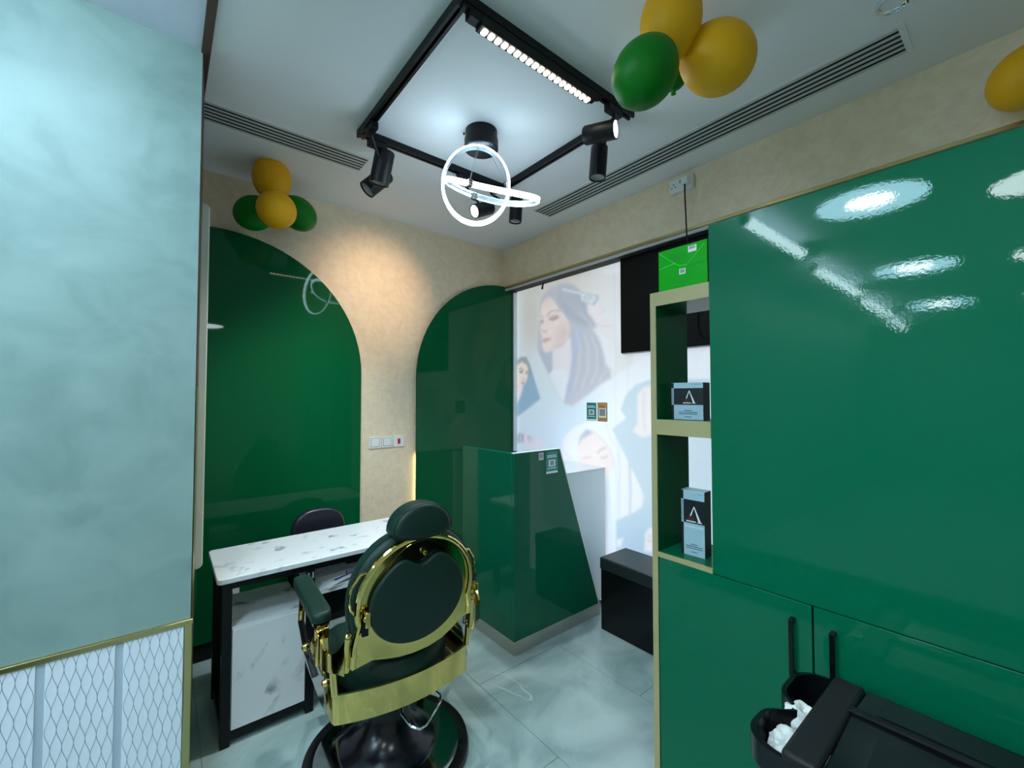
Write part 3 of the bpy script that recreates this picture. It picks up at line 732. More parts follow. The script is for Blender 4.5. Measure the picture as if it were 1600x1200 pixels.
pr = bpy.data.objects.new('print', me); link(pr, po); pr.location = (-XP, -2.1, 0)
obj('backing', B(-.0115, 0, Y0p - 2.1, Y1p - 2.1, Z0p, Z1p), M_white, po)
obj('edge_profile', B(-.05, -.012, Y1p - 2.1 - .004, Y1p - 2.1 + .012, 1.05, 2.55), mat('white_profile', (.8, .83, .86), .35), po)

# stickers on the poster
def sticker(name, label, org, ax, ayv, w, h, m1, m2, kind, group=None):
    """flat sticker; org lower-left corner, ax/ayv unit vectors, thin"""
    n = Vector(ax).cross(Vector(ayv)); M4 = Matrix((( *ax, 0), (*ayv, 0), (*n, 0), (0, 0, 0, 1))).transposed(); M4.translation = Vector((0, 0, 0))
    t = thing(name, label, 'sticker', tuple(org), group=group)
    def rect(nm, a0, a1, b0, b1, m, lift):
        o = obj(nm, box(BM(), a0 * w, a1 * w, b0 * h, b1 * h, lift - .0006, lift, M4), m, t); return o
    rect('sheet', 0, 1, 0, 1, m1, .001)
    if kind == 'teal':
        rect('foot_strip', .02, .98, .01, .10, M_wht, .0016); rect('code_frame', .22, .78, .32, .62, M_wht, .0016); rect('code_square', .34, .66, .37, .57, M_grey, .0022)
        rect('text_line', .12, .86, .80, .835, M_wht, .0016); rect('text_line', .10, .90, .725, .765, M_wht, .0016); rect('text_line', .22, .80, .66, .675, m2, .0016); rect('text_line', .12, .86, .22, .255, M_wht, .0016); rect('punch_hole', .05, .16, .91, .965, M_black, .0016)
    elif kind == 'orange':
        rect('border', 0, .05, 0, 1, M_pk_b, .0016); rect('border', .95, 1, 0, 1, M_pk_b, .0016); rect('border', .05, .95, 0, .03, M_pk_b, .0016); rect('border', .05, .95, .97, 1, M_pk_b, .0016)
        rect('code_frame', .10, .90, .20, .70, M_wht, .0016); rect('code_square', .20, .80, .29, .66, M_grey, .0022); rect('text_line', .2, .78, .80, .84, m2, .0016); rect('text_line', .2, .78, .735, .775, m2, .0016); rect('text_line', .2, .8, .10, .14, m2, .0016)
    else:
        rect('code_square', .12, .88, .2, .9, M_grey, .0016)
    return t
a = at(917, 657, 'x', XP - .013); b_ = at(932, 657, 'x', XP - .013); c_ = at(917, 629, 'x', XP - .013)
sticker('poster_sticker', 'teal sticker on the poster, left of the orange one', a, (0, -1, 0), (0, 0, 1), a.y - b_.y, c_.z - a.z, M_teal, M_teal2, 'teal')
a = at(934, 658, 'x', XP - .013); b_ = at(949, 658, 'x', XP - .013); c_ = at(934, 629, 'x', XP - .013)
sticker('poster_sticker', 'orange sticker with black border on the poster', a, (0, -1, 0), (0, 0, 1), a.y - b_.y, c_.z - a.z, M_orange, M_orange2, 'orange')

# ================================================================== RECEPTION COUNTER
CX, CY = 1.665, 2.02
ct = thing('reception_counter', 'green gloss reception counter with slanted front and steel plinth', 'counter', (CX, CY, 0))
obj('front_panel', prism(BM(), [(0, .085), (.782, .085), (.390, 1.212), (0, 1.212)], .03, lambda a, b, t: (a, t, b)), M_greenc, ct, bevel=.0015)
obj('side_panel', B(0, .03, .0305, .575, .085, 1.212), M_greenc, ct, bevel=.0015)
obj('white_front', prism(BM(), [(.03, .085), (XP - .052 - CX, .085), (XP - .052 - CX, 1.035), (.03, 1.035)], .02, lambda a, b, t: (a, .032 + t, b)), M_greywhite, ct)
obj('counter_top', B(.031, XP - .052 - CX, .053, .52, 1.005, 1.035), M_greywhite, ct, bevel=.002)
obj('top_edge', B(.385, XP - .052 - CX, .026, .0315, 1.029, 1.037), M_wht, ct)
obj('plinth', B(.004, .80, .004, .03, 0, .084), M_steel, ct)
obj('plinth', B(.004, .03, .0305, .57, 0, .084), M_steel, ct)
obj('slant_edge', prism(BM(), [(.7835, .085), (.791, .085), (.399, 1.214), (.3915, 1.214)], .028, lambda a, b, t: (a, .001 + t, b)), mat('white_edge', (.85, .9, .88), .4), ct)
obj('top_edge_band', B(.002, .39, .001, .029, 1.2125, 1.2165), mat('white_edge', (.85, .9, .88), .4), ct)
a = at(853, 741, 'y', CY - .001); b_ = at(871.5, 741, 'y', CY - .001); c_ = at(854, 706, 'y', CY - .001)
sticker('counter_sticker', 'teal sticker near the slanted edge of the green counter', a, (1, 0, 0), (0, 0, 1), b_.x - a.x, c_.z - a.z, M_teal, M_teal2, 'teal')
a = at(842, 719, 'y', CY - .001); b_ = at(849, 719, 'y', CY - .001); c_ = at(842, 708, 'y', CY - .001)
sticker('counter_sticker', 'small white sticker at the top of the green counter', a, (1, 0, 0), (0, 0, 1), b_.x - a.x, c_.z - a.z, M_wht, M_grey, 'small')

# black storage ottoman
ot = thing('storage_ottoman', 'black leather storage ottoman beside the shelf unit', 'ottoman', (2.46, 1.69, 0))
obj('body', B(-.14, .14, -.20, .205, 0, .395), M_blackg, ot, bevel=.004)
obj('lid', B(-.147, .145, -.205, .212, .396, .478), mat('ottoman_lid', (.012, .02, .019), .4, bump=(200, .05, 2)), ot, bevel=.012, seg=3)

# TV seen from its side of the wall, cable
tv = thing('wall_screen', 'black wall screen hanging on the poster behind the shelf unit', 'screen', (XP - .013, 1.45, 2.22))
obj('casing', B(-.042, 0, -.30, .45, -.345, .345), M_tv, tv, bevel=.003)
obj('bottom_rim', B(-.042, -.004, -.29, .44, -.352, -.3455), mat('tv_rim', (.35, .35, .36), .4), tv)
for z in (-.33, -.2, .02, .2): obj('edge_clip', B(-.03, -.02, .4505, .4535, z - .004, z + .004), M_chrome, tv)
obj('power_cable', tube(BM(), [(-.046, -.13, -.10), (-.05, -.13, -.24), (-.05, -.16, -.30), (-.05, -.22, -.325), (-.05, -.29, -.33)], .004, 6), M_black, tv)
# socket and cord on the bulkhead
so = thing('wall_socket', 'white double wall socket with plugged cord above the screen', 'socket', (XW, 1.357, 2.865))
obj('plate', prism(BM(), rrect(-.076, .076, -.043, .043, .006, 3), .012, lambda a, b, t: (-.012 + t, a, b)), M_white, so)
obj('back_box', B(-.03 + .0, -.0121, -.074, .074, -.041, .041), M_white, so, bevel=.004)
for dy, dz in ((.045, .010), (.033, -.008), (.057, -.008)): obj('pin_hole', B(-.0312, -.0300, dy - .004, dy + .004, dz - .003, dz + .003), M_black, so)
obj('rocker', B(-.034, -.030, -.008, .006, .006, .026), M_grey, so)
obj('plug', B(-.062, -.030, -.062, -.018, -.022, .026), M_white, so, bevel=.006)
cd = obj('power_cord', tube(BM(), [(XW - .05, 1.318, 2.845), (XW - .052, 1.316, 2.75), (XW - .05, 1.312, 2.62), (XW - .045, 1.31, 2.5), (XW - .02, 1.30, 2.42), (2.56, 1.29, 2.40)], .0045, 8), M_black, smooth=True)
tag(cd, 'black power cord hanging from the wall socket behind the green box', 'cord')
hk = obj('hanging_clip', tube(BM(), [at(850, 441, 'x', 2.49), at(848, 446, 'x', 2.49), at(847, 452, 'x', 2.49)], .008, 8, radii=[.004, .007, .009]), M_black)
tag(hk, 'tiny black clip on the rail above the poster', 'clip')

# switches
def plate(label, x, kind):
    t = thing('wall_switch', label, 'switch', (x, YB, 1.215), group='switch plates between the arches')
    obj('plate', prism(BM(), rrect(-.043, .043, -.043, .043, .005, 3), .009, lambda a, b, tt: (a, -.009 + tt, b)), M_white, t, bevel=.0015)
    if kind == 'red': obj('rocker', B(-.010, .010, -.0135, -.009, -.020, .020), M_neon, t, bevel=.001)
    else:
        obj('rocker', B(-.030, .030, -.012, -.009, -.030, .030), M_white, t, bevel=.0015); obj('rocker_gap', B(-.033, .033, -.0096, -.009, -.033, .033), M_grey, t)
plate('white rocker switch between the arches, left of the row', 1.249, 'w'); plate('white rocker switch in the middle of the row of three', 1.344, 'w'); plate('white switch plate with a red rocker between the arches', 1.439, 'red')
ws = thing('wall_switch', 'small white socket low on the arch wall behind the marble table', 'socket', tuple(at(364, 926, 'y', YB - .031)))
obj('plate', prism(BM(), rrect(-.032, .032, -.04, .04, .005, 3), .008, lambda a, b, tt: (a, -.008 + tt, b)), M_white, ws); obj('toggle', B(-.012, .0, -.013, -.008, -.012, .006), M_grey, ws)

# ================================================================== CABINETS ON THE RIGHT
XBk = 1.785
uc = thing('upper_cabinet', 'tall glossy green upper cabinet with one wide plain door', 'cabinet', (XC, .175, .9285))
obj('carcass', B(.020, XBk - XC, -.56, .571, 0, 1.259), M_green, uc)
obj('door', B(0, .0195, -.56, .575, -.001, 1.261), M_green, uc, bevel=.0012)
def lower(label, y0, y1, hy):
    t = thing('lower_cabinet', label, 'cabinet', (XC, (y0 + y1) / 2, 0), group='lower cabinets with black handles')
    h = (y1 - y0) / 2
    obj('carcass', B(.020, XBk - XC, -h + .0008, h - .0008, .08, .9255), M_green, t)
    obj('plinth', B(.05, XBk - XC, -h + .0008, h - .0008, 0, .0795), M_black, t)
    d = obj('door', B(0, .0195, -h + .002, h - .002, .08, .9245), M_green, t, bevel=.0012)
    hp = hy - (y0 + y1) / 2
    obj('handle', prism(BM(), [(.70, -.027), (.874, -.027), (.874, -.0005), (.861, -.0005), (.861, -.018), (.713, -.018), (.713, -.0005), (.70, -.0005)], .013, lambda a, b, tt: (b, hp - .0065 + tt, a)), M_blackg, d, bevel=.0015)
lower('green lower cabinet under the open shelf, with one black bar handle', .448, .968, .4985)
lower('green lower cabinet behind the black bin, with one black bar handle', -.084, .4465, .3935)
lower('green lower cabinet at the right edge of the picture', -.385, -.0855, -.14)
sh = thing('shelf_unit', 'open shelf unit with champagne gold edges between poster and green cabinet', 'shelf', (XC, .868, 0))
ys0, ys1 = .7505 - .868, .969 - .868
dpt = XBk - XC
obj('side_panel', B(.003, dpt, ys1 + .0004, ys1 + .025, 0, 1.980), M_greenb, sh)
obj('side_edge', B(-.001, .003, ys1 + .0004, ys1 + .025, 0, 1.981), M_beige, sh)
for z0, z1 in ((1.926, 1.980), (1.4095, 1.469)):
    obj('shelf_board', B(.003, dpt, ys0, ys1, z0, z1), M_greenb, sh); obj('shelf_edge', B(-.001, .003, ys0, ys1, z0, z1 + .0007), M_beige, sh)
obj('shelf_board', B(.003, dpt, ys0, ys1, .9262, .945), M_green, sh); obj('shelf_edge', B(-.001, .003, ys0, ys1, .9262, .9457), M_beige, sh)

# bright green carton on the shelf unit
gb = thing('green_carton', 'bright green carton lying on top of the shelf unit', 'box', (1.551, .8585, 1.9808)); gb.scale = (.7, .7, .7)
obj('carton', B(0, .16, -.140, .146, 0, .235), M_box, gb, bevel=.0015)
def gpr(nm, y0, y1, z0, z1, m, lift=.0008): return obj(nm, B(-lift, -.0001, min(-y0, -y1), max(-y0, -y1), z0, z1), m, gb)
# print: y measured to the right as seen
def gline(pts, w, m):
    bm = BM()
    for (a, b), (c, d) in zip(pts, pts[1:]):
        v = Vector((c - a, d - b)); n = Vector((-v.y, v.x)).normalized() * w
        prism(bm, [(a + n.x, b + n.y), (c + n.x, d + n.y), (c - n.x, d - n.y), (a - n.x, b - n.y)], .0006, lambda p, q, t: (-.0007 + t, -p, q))
    return obj('printed_line', bm, m, gb)
gline([(-.140, .225), (-.045, .145), (-.015, .128), (.03, .125)], .0012, M_boxl); gline([(-.142, .133), (-.04, .148)], .0012, M_boxl)
gline([(.03, .125), (.055, .115), (.135, .045)], .0014, M_boxd); gline([(.045, .117), (.138, .126)], .0012, M_boxd); gline([(.03, .128), (.125, .215)], .0010, M_boxl)
for i in range(4): gpr('small_print', -.07, .02 - (i % 2) * .02, .200 - i * .012, .2025 - i * .012, M_boxd)
for i in range(3): gpr('small_print', -.065, .045 - (i % 2) * .015, .045 - i * .012, .0475 - i * .012, M_boxd)
gpr('barcode_label', .035, .082, .188, .222, M_wht)
for i in range(7): gpr('barcode_bar', .042 + i * .005, .0445 + i * .005, .204, .219, M_ink, .0014)
gpr('label_square', -.018, .018, .078, .108, M_wht); gpr('label_square', -.013, .013, .083, .104, M_grey, .0014)

# product cartons, logo strokes
def product(label, loc, rz, w, h, dp, bands, words, logo):
    """front faces local -Y; width along X; bands of the front: (z0,z1,material)"""
    t = thing('product_carton', label, 'box', loc, rz, 'hair product cartons'); t.scale = (.7, .7, .7)
    obj('carton', B(-w / 2, w / 2, .001, dp, 0, h), M_pk_s, t)
    e = .09 * w if False else .014
    for z0, z1, m in bands: obj('front_band', B(-w / 2 + e, w / 2, -.0002, .001, z0 * h, z1 * h), m, t)
    for z0, z1, m in ((0, bands[0][1], M_pk_b), (bands[0][1], bands[1][1], M_pk_l), (bands[1][1], 1, M_pk_b)):
        obj('spine_band', B(-w / 2, -w / 2 + e, -.0002, .001, z0 * h, z1 * h), m, t)
    obj('lid_top', B(-w / 2, w / 2, .0, dp, h, h + .0012), M_pk_l, t)
    def bar(nm, x, z, wd, ht, m): return obj(nm, B(x - wd / 2, x + wd / 2, -.0010, -.0002, z - ht / 2, z + ht / 2), m, t)
    # logo: tall peak, short left stroke, long right stroke with foot
    lx, lz, s = logo
    bm = BM()
    prism(bm, [(lx, lz + s), (lx + .05 * s, lz + s), (lx - .17 * s, lz + .38 * s), (lx - .26 * s, lz + .38 * s)], .0008, lambda a, b, tt: (a, -.001 + tt, b))
    prism(bm, [(lx, lz + s), (lx + .05 * s, lz + s), (lx + .46 * s, lz + .06 * s), (lx + .31 * s, lz + .06 * s)], .0008, lambda a, b, tt: (a, -.001 + tt, b))
    prism(bm, [(lx + .20 * s, lz), (lx + .56 * s, lz), (lx + .46 * s, lz + .07 * s), (lx + .24 * s, lz + .04 * s)], .0008, lambda a, b, tt: (a, -.001 + tt, b))
    obj('logo', bm, M_wht, t)
    bar('red_print', lx - .18 * s, lz + .28 * s, .4 * s, .05 * s, M_red); bar('red_print', lx - .18 * s, lz + .16 * s, .4 * s, .05 * s, M_red)
    bar('white_print', lx - .18 * s, lz + .03 * s, .62 * s, .07 * s, M_wht)
    for x, z, wd in words: bar('small_print', x * w, z * h, wd * w, .0035, M_ink)
    bar('corner_print', w * .33, h * .955, w * .2, .004, M_grey)
    zc = (bands[0][1] + bands[1][1]) / 2 * h
    ln_ = (bands[1][1] - bands[0][1]) * h
    RM = Matrix.Translation((-w / 2 + .007, -.0006, zc)) @ Matrix.Rotation(math.pi / 2, 4, 'X') @ Matrix.Rotation(math.pi / 2, 4, 'Z')
    text('spine_text', 'PROFESSIONAL', ln_ * .135, RM, M_ink, t)
    return t
A0 = at(1049, 655, 'x', 2.30); 
pc1 = product('wide silver and black product carton on the middle shelf', (1.610, .8785, 1.4698), math.radians(-87), .183, .208, .085,
        [(0, .40, M_pk_l), (.40, .855, M_pk_b), (.855, 1, M_pk_l)], [(.03, .245, .26), (.03, .20, .60), (.03, .155, .58), (.03, .075, .22)], (.012, .092, .072))
pc2 = product('tall conditioner carton standing on the bottom shelf', (1.600, .8555, .9459), math.radians(-86), .130, .355, .085,
        [(0, .50, M_pk_l), (.50, .86, M_pk_b), (.86, 1, M_pk_l)], [(.05, .175, .3), (.05, .145, .72), (.05, .115, .70), (.05, .06, .26)], (.006, .185, .085))
text('product_name', 'CONDITIONER', .0165, Matrix.Translation((.007, -.0006, .158)) @ Matrix.Rotation(math.pi / 2, 4, 'X'), M_wht, pc2, .92)

# ================================================================== MARBLE TABLE
tb = thing('marble_table', 'white marble topped reception table with black frame and side cabinet', 'table', (.72, 2.53, 0))
def tB(x0, x1, y0, y1, z0, z1): return B(x0 - .72, x1 - .72, y0 - 2.53, y1 - 2.53, z0, z1)
TR = 1.30
obj('table_top', prism(BM(), rrect(.203 - .72, TR - .72, 2.295 - 2.53, 2.775 - 2.53, .022), .024, lambda a, b, t: (a, b, .727 + t)), M_marble, tb, bevel=.003)
obj('apron', tB(.225, TR - .03, 2.312, 2.345, .695, .7265), M_black, tb); obj('apron', tB(.225, TR - .03, 2.735, 2.765, .695, .7265), M_black, tb)
for x in (.225, .575, TR - .07):
    for y in (2.312, 2.728):
        obj('leg', tB(x, x + .037, y, y + .037, 0, .695), M_black, tb, bevel=.002)
obj('floor_rail', tB(.262, .575, 2.318, 2.342, .03, .062), M_black, tb); obj('side_rail', tB(.230, .255, 2.349, 2.728, .03, .062), M_black, tb)
obj('cabinet_body', tB(.263, .574, 2.330, 2.727, .063, .512), M_marble, tb)
obj('cabinet_door', tB(.266, .571, 2.316, 2.3295, .066, .507), M_marble, tb, bevel=.001)
obj('cabinet_door_frame', tB(.263, .574, 2.322, 2.3298, .5075, .522), M_marble, tb)
obj('back_panel', tB(.613, TR - .07, 2.62, 2.634, .545, .6945), M_marble, tb)
obj('keyboard_shelf', tB(.613, TR - .071, 2.318, 2.619, .560, .584), M_marble, tb)
obj('drawer', tB(.613, TR - .071, 2.325, 2.600, .44, .5595), M_blackg, tb, bevel=.002)
obj('cable_tray', tB(.78, 1.0, 2.35, 2.42, .668, .6945), M_black, tb)
obj('frame_slot', tB(.578, .586, 2.3105, 2.3118, .655, .685), M_grey, tb); obj('frame_slot', tB(.598, .606, 2.3105, 2.3118, .655, .685), M_grey, tb)
# papers
pp = thing('paper_stack', 'open brochure of white paper on the shelf under the marble top', 'paper', (.79, 2.42, .5845), math.radians(12))
bm = BM(); rows = []
for i in range(13):
    x = -.13 + .26 * i / 12; z = .002 + .020 * abs(math.sin(math.pi * (i / 12) * 1.0)) * (1 if i < 12 else 0)
    rows.append((x, z))
prism(bm, [(x, z) for x, z in rows] + [(x, z - .0018) for x, z in rows[::-1]], .19, lambda a, b, t: (a, -.09 + t, b)); obj('top_sheet', bm, M_paper, pp, smooth=True)
obj('lower_sheets', B(-.14, .13, -.093, .10, 0, .0019), M_paper, pp)
obj('green_print', B(-.10, .02, -.05, -.046, .0195, .0199), M_boxd, pp); 
pn = thing('pen', 'dark blue pen lying across the open brochure', 'pen', (.80, 2.37, .607), math.radians(20))
obj('barrel', tube(BM(), [(-.09, 0, 0), (.08, 0, 0), (.095, 0, 0)], .0035, 8, radii=[.0035, .0035, .001]), M_bluink, pn, smooth=True); obj('clip', tube(BM(), [(-.02, -.004, .004), (0.01, .035, .004)], .003, 6), M_bluink, pn)

# ================================================================== BLACK OFFICE STOOL-CHAIR BEHIND THE TABLE
oc = thing('office_chair', 'small navy black office chair with oval backrest behind the marble table', 'chair', (.80, 2.83, 0))
el = [(.165 * math.copysign(abs(math.cos(a)) ** .8, math.cos(a)), .155 * math.copysign(abs(math.sin(a)) ** .8, math.sin(a))) for a in [2 * math.pi * k / 32 for k in range(32)]]
obj('backrest', cushion(BM(), el, .055, lambda a, b, t: (a, .115 + t + .35 * a * a * -1, .685 + b), .024, 5, .006), M_navy, oc, smooth=True, angle=80)
el2 = [(.18 * math.cos(2 * math.pi * k / 32), .165 * math.sin(2 * math.pi * k / 32)) for k in range(32)]
obj('seat', cushion(BM(), el2, .06, lambda a, b, t: (a, b - .06, .37 + t), .024, 4, .0), M_navy, oc, smooth=True, angle=80)
obj('back_support', tube(BM(), [(0, .0, .365), (0, .12, .37), (0, .185, .45), (0, .165, .62)], .012, 8, flat=.6), M_black, oc)
obj('gas_column', tube(BM(), [(0, -.03, .08), (0, -.03, .37)], .02, 12), M_chrome, oc)
for k in range(5):
    a = math.radians(90 + 72 * k)
    obj('base_arm', tube(BM(), [(0, -.03, .085), (.2 * math.cos(a), -.03 + .2 * math.sin(a), .06)], .014, 8), M_black, oc)
    obj('caster', tube(BM(), [(.2 * math.cos(a) - .012, -.03 + .2 * math.sin(a), .024), (.2 * math.cos(a) + .012, -.03 + .2 * math.sin(a), .024)], .024, 12), M_black, oc)

# ================================================================== BARBER CHAIR
bc = thing('barber_chair', 'vintage barber chair in dark green leather with polished gold frame', 'chair', (.80, 1.84, 0), math.radians(-3))
obj('base_ring', lathe(BM(), [(.300, 0), (.340, 0), (.350, .012), (.346, .028), (.326, .036), (.304, .034), (.300, .03)], 64), M_black, bc, smooth=True)
obj('base_plate', lathe(BM(), [(.306, .020), (.306, .033), (.29, .040), (.20, .050), (.10, .056), (0, .058), (0, .02)], 64), mat('dark_chrome', (.30, .34, .33), .10, 1.0), bc, smooth=True)
obj('pedestal', lathe(BM(), [(.205, .047), (.205, .062), (.195, .075), (.16, .092), (.12, .125), (.095, .17), (.086, .22), (.086, .318), (0, .318)], 48), mat('pedestal_black', (.003, .003, .008), .22, spec=.4), bc, smooth=True)
obj('pump_lever', tube(BM(), [(.03, -.08, .30), (-.01, -.17, .268), (.005, -.235, .250), (.03, -.262, .245), (.055, -.260, .247), (.150, -.200, .268), (.162, -.178, .275), (.150, -.150, .284), (.075, -.06, .30)], .0058, 8), M_chrome, bc, smooth=True)
obj('under_frame', B(-.20, .20, -.17, .20, .3185, .355), M_black, bc, bevel=.01)
obj('seat_pan', prism(BM(), rrect(-.262, .262, -.185, .22, .05), .02, lambda a, b, t: (a, b, .356 + t)), mat('pan_dark', (.02, .012, .008), .4), bc)
# seat cushion : round-backed
so_ = arc(0, -.02, .235, .225, 180, 360, 20) + [(.235, .12), (.225, .20), (.19, .225), (0, .235), (-.19, .225), (-.225, .20), (-.235, .12)]
obj('seat', cushion(BM(), so_, .155, lambda a, b, t: (a, b, .3765 + t), .062, 6, .006), M_leather, bc, smooth=True, angle=80)
# rear band: curved gold apron with returns
def bandpath():
    P_ = [(-.285, .10), (-.285, -.10), (-.285, -.178), (-.278, -.198), (-.262, -.206)]
    for i in range(1, 20):
        x = -.262 + .524 * i / 20; P_.append((x, -.206 - .050 * (1 - (x / .262) ** 2)))
    P_ += [(.262, -.206), (.278, -.198), (.285, -.178), (.285, -.10), (.285, .10)]
    return P_
def wallstrip(path, z0f, z1f, th):
    bm = BM(); rows = []
    n = len(path)
    for i, (x, y) in enumerate(path):
        a = path[max(0, i - 1)]; b = path[min(n - 1, i + 1)]
        t = Vector((b[0] - a[0], b[1] - a[1])).normalized(); nn = Vector((-t.y, t.x)) * th
        z0, z1 = z0f(i / (n - 1)), z1f(i / (n - 1))
        rows.append([bm.verts.new((x, y, z0)), bm.verts.new((x, y, z1)), bm.verts.new((x + nn.x, y + nn.y, z1)), bm.verts.new((x + nn.x, y + nn.y, z0))])
    for A, C in zip(rows, rows[1:]):
        for k in range(4): bm.faces.new([A[k], A[(k + 1) % 4], C[(k + 1) % 4], C[k]])
    bm.faces.new(rows[0]); bm.faces.new(rows[-1][::-1])
    return bm
obj('rear_apron', wallstrip(bandpath(), lambda s: .355, lambda s: .462, .010), M_gold, bc, smooth=True, angle=50)
# back plate (gold), leaning back a little
LEAN = .13
def bk(a, b, t): return (a, -.262 - LEAN * (b - .56) + t, b)
zc_, rx_, rz_ = .80, .231, .225
out = []
for i in range(49):
    an = math.radians(-18 + 216 * i / 48); out.append((rx_ * math.cos(an), zc_ + rz_ * math.sin(an)))
left = [(-.236, .70), (-.238, .570), (-.165, .583)]
bot = [(-.12, .571), (-.06, .557), (0, .553), (.06, .557), (.12, .573)]
rightp = [(.165, .600), (.205, .632), (.238, .640), (.236, .70)]
outline = out + left + bot + rightp
# inner opening follows the round pad
pad = []
for i in range(64):
    an = 2 * math.pi * i / 64 + math.pi / 2
    r1, r2 = .192, .172
    x, z = r1 * math.cos(an), .785 + r2 * math.sin(an)
    if z > .80:
        x_ = x - .0; notch = math.exp(-((x_ + .0) / .048) ** 2) * .040; bump_ = math.exp(-((abs(x_) - .085) / .05) ** 2) * .010
        z = z - notch + bump_
    pad.append((x, z))
bmp = BM()
prism(bmp, outline, .008, lambda a, b, t: bk(a, b, t - .004))
obj('back_plate', bmp, M_gold, bc, bevel=.002)
obj('back_pad', cushion(BM(), pad, .026, lambda a, b, t: bk(a, b, -.0302 + t), .010, 4, .002), M_leather, bc, smooth=True, angle=80)
rim = [Vector(bk(a, b, -.008)) for a, b in ([(-.236, .585), (-.237, .66)] + [(rx_ * 1.0 * math.cos(math.radians(an)), zc_ + rz_ * math.sin(math.radians(an))) for an in range(196, -17, -6)] + [(.237, .69), (.236, .65)])]
obj('rim_tube', tube(BM(), rim, .0115, 10), M_gold, bc, smooth=True)
# mirror crescent above the pad, its dark tint imitating reflections in the gold plate
cr = [(.155 * math.cos(math.radians(a_)), .80 + .205 * math.sin(math.radians(a_))) for a_ in range(20, 161, 7)] + [(-.145, .87), (0, .86), (.145, .87)]
obj('crescent_reflection', prism(BM(), cr, .003, lambda a, b, t: bk(a, b, -.0075 + t)), mat('reflection_dark_mirror', (.20, .22, .13), .08, 1.0, bump=(7, .3, 1)), bc)
obj('adjust_knob', lathe(BM(), [(0, 0), (.009, .002), (.012, .010), (.009, .018), (0, .021)], 14, axis_mtx(bk(.012, .962, -.0076), (0, -1, 0))), M_gold, bc, smooth=True)
obj('release_latch', B(-.208, -.190, -.325, -.306, .735, .79), M_gold, bc, bevel=.003)
obj('latch_slot', B(-.214, -.192, -.3065, -.292, .70, .745), M_black, bc)
obj('latch_cap', lathe(BM(), [(0, 0), (.010, 0), (.012, .006), (.008, .012), (0, .012)], 8, axis_mtx((-.203, -.312, .765), (0, -1, 0))), M_gold, bc)
# main back cushion in front of the plate
ck = [(.252 * math.copysign(abs(math.cos(a_)) ** .9, math.cos(a_)), .79 + .262 * math.copysign(abs(math.sin(a_)) ** .9, math.sin(a_))) for a_ in [2 * math.pi * k / 48 for k in range(48)]]
obj('backrest', cushion(BM(), ck, .105, lambda a, b, t: bk(a, b, .0045 + t), .042, 6, .012), M_leather, bc, smooth=True, angle=80)
obj('backrest_piping', tube(BM(), [Vector(bk(a * .995, .79 + (b - .79) * .995, .036)) for a, b in ck], .0035, 6, True), M_leather, bc, smooth=True)
# headrest
hd = arc(0, 1.055, .122, .100, 0, 180, 18) + arc(0, 1.055, .122, .034, 180, 360, 12)[1:-1]
obj('headrest', cushion(BM(), hd, .105, lambda a, b, t: (a, -.365 + t + .25 * a * a, b + .0), .030, 6, .004), M_leather, bc, smooth=True, angle=80)
obj('headrest_piping', tube(BM(), [(a * .97, -.352 + .25 * a * a, 1.055 + (b - 1.055) * .955) for a, b in hd], .003, 6, True), M_leather, bc, smooth=True)
for s in (-1, 1): obj('headrest_post', tube(BM(), [(s * .045, -.30, .93), (s * .045, -.315, 1.02)], .007, 8), M_chrome, bc)
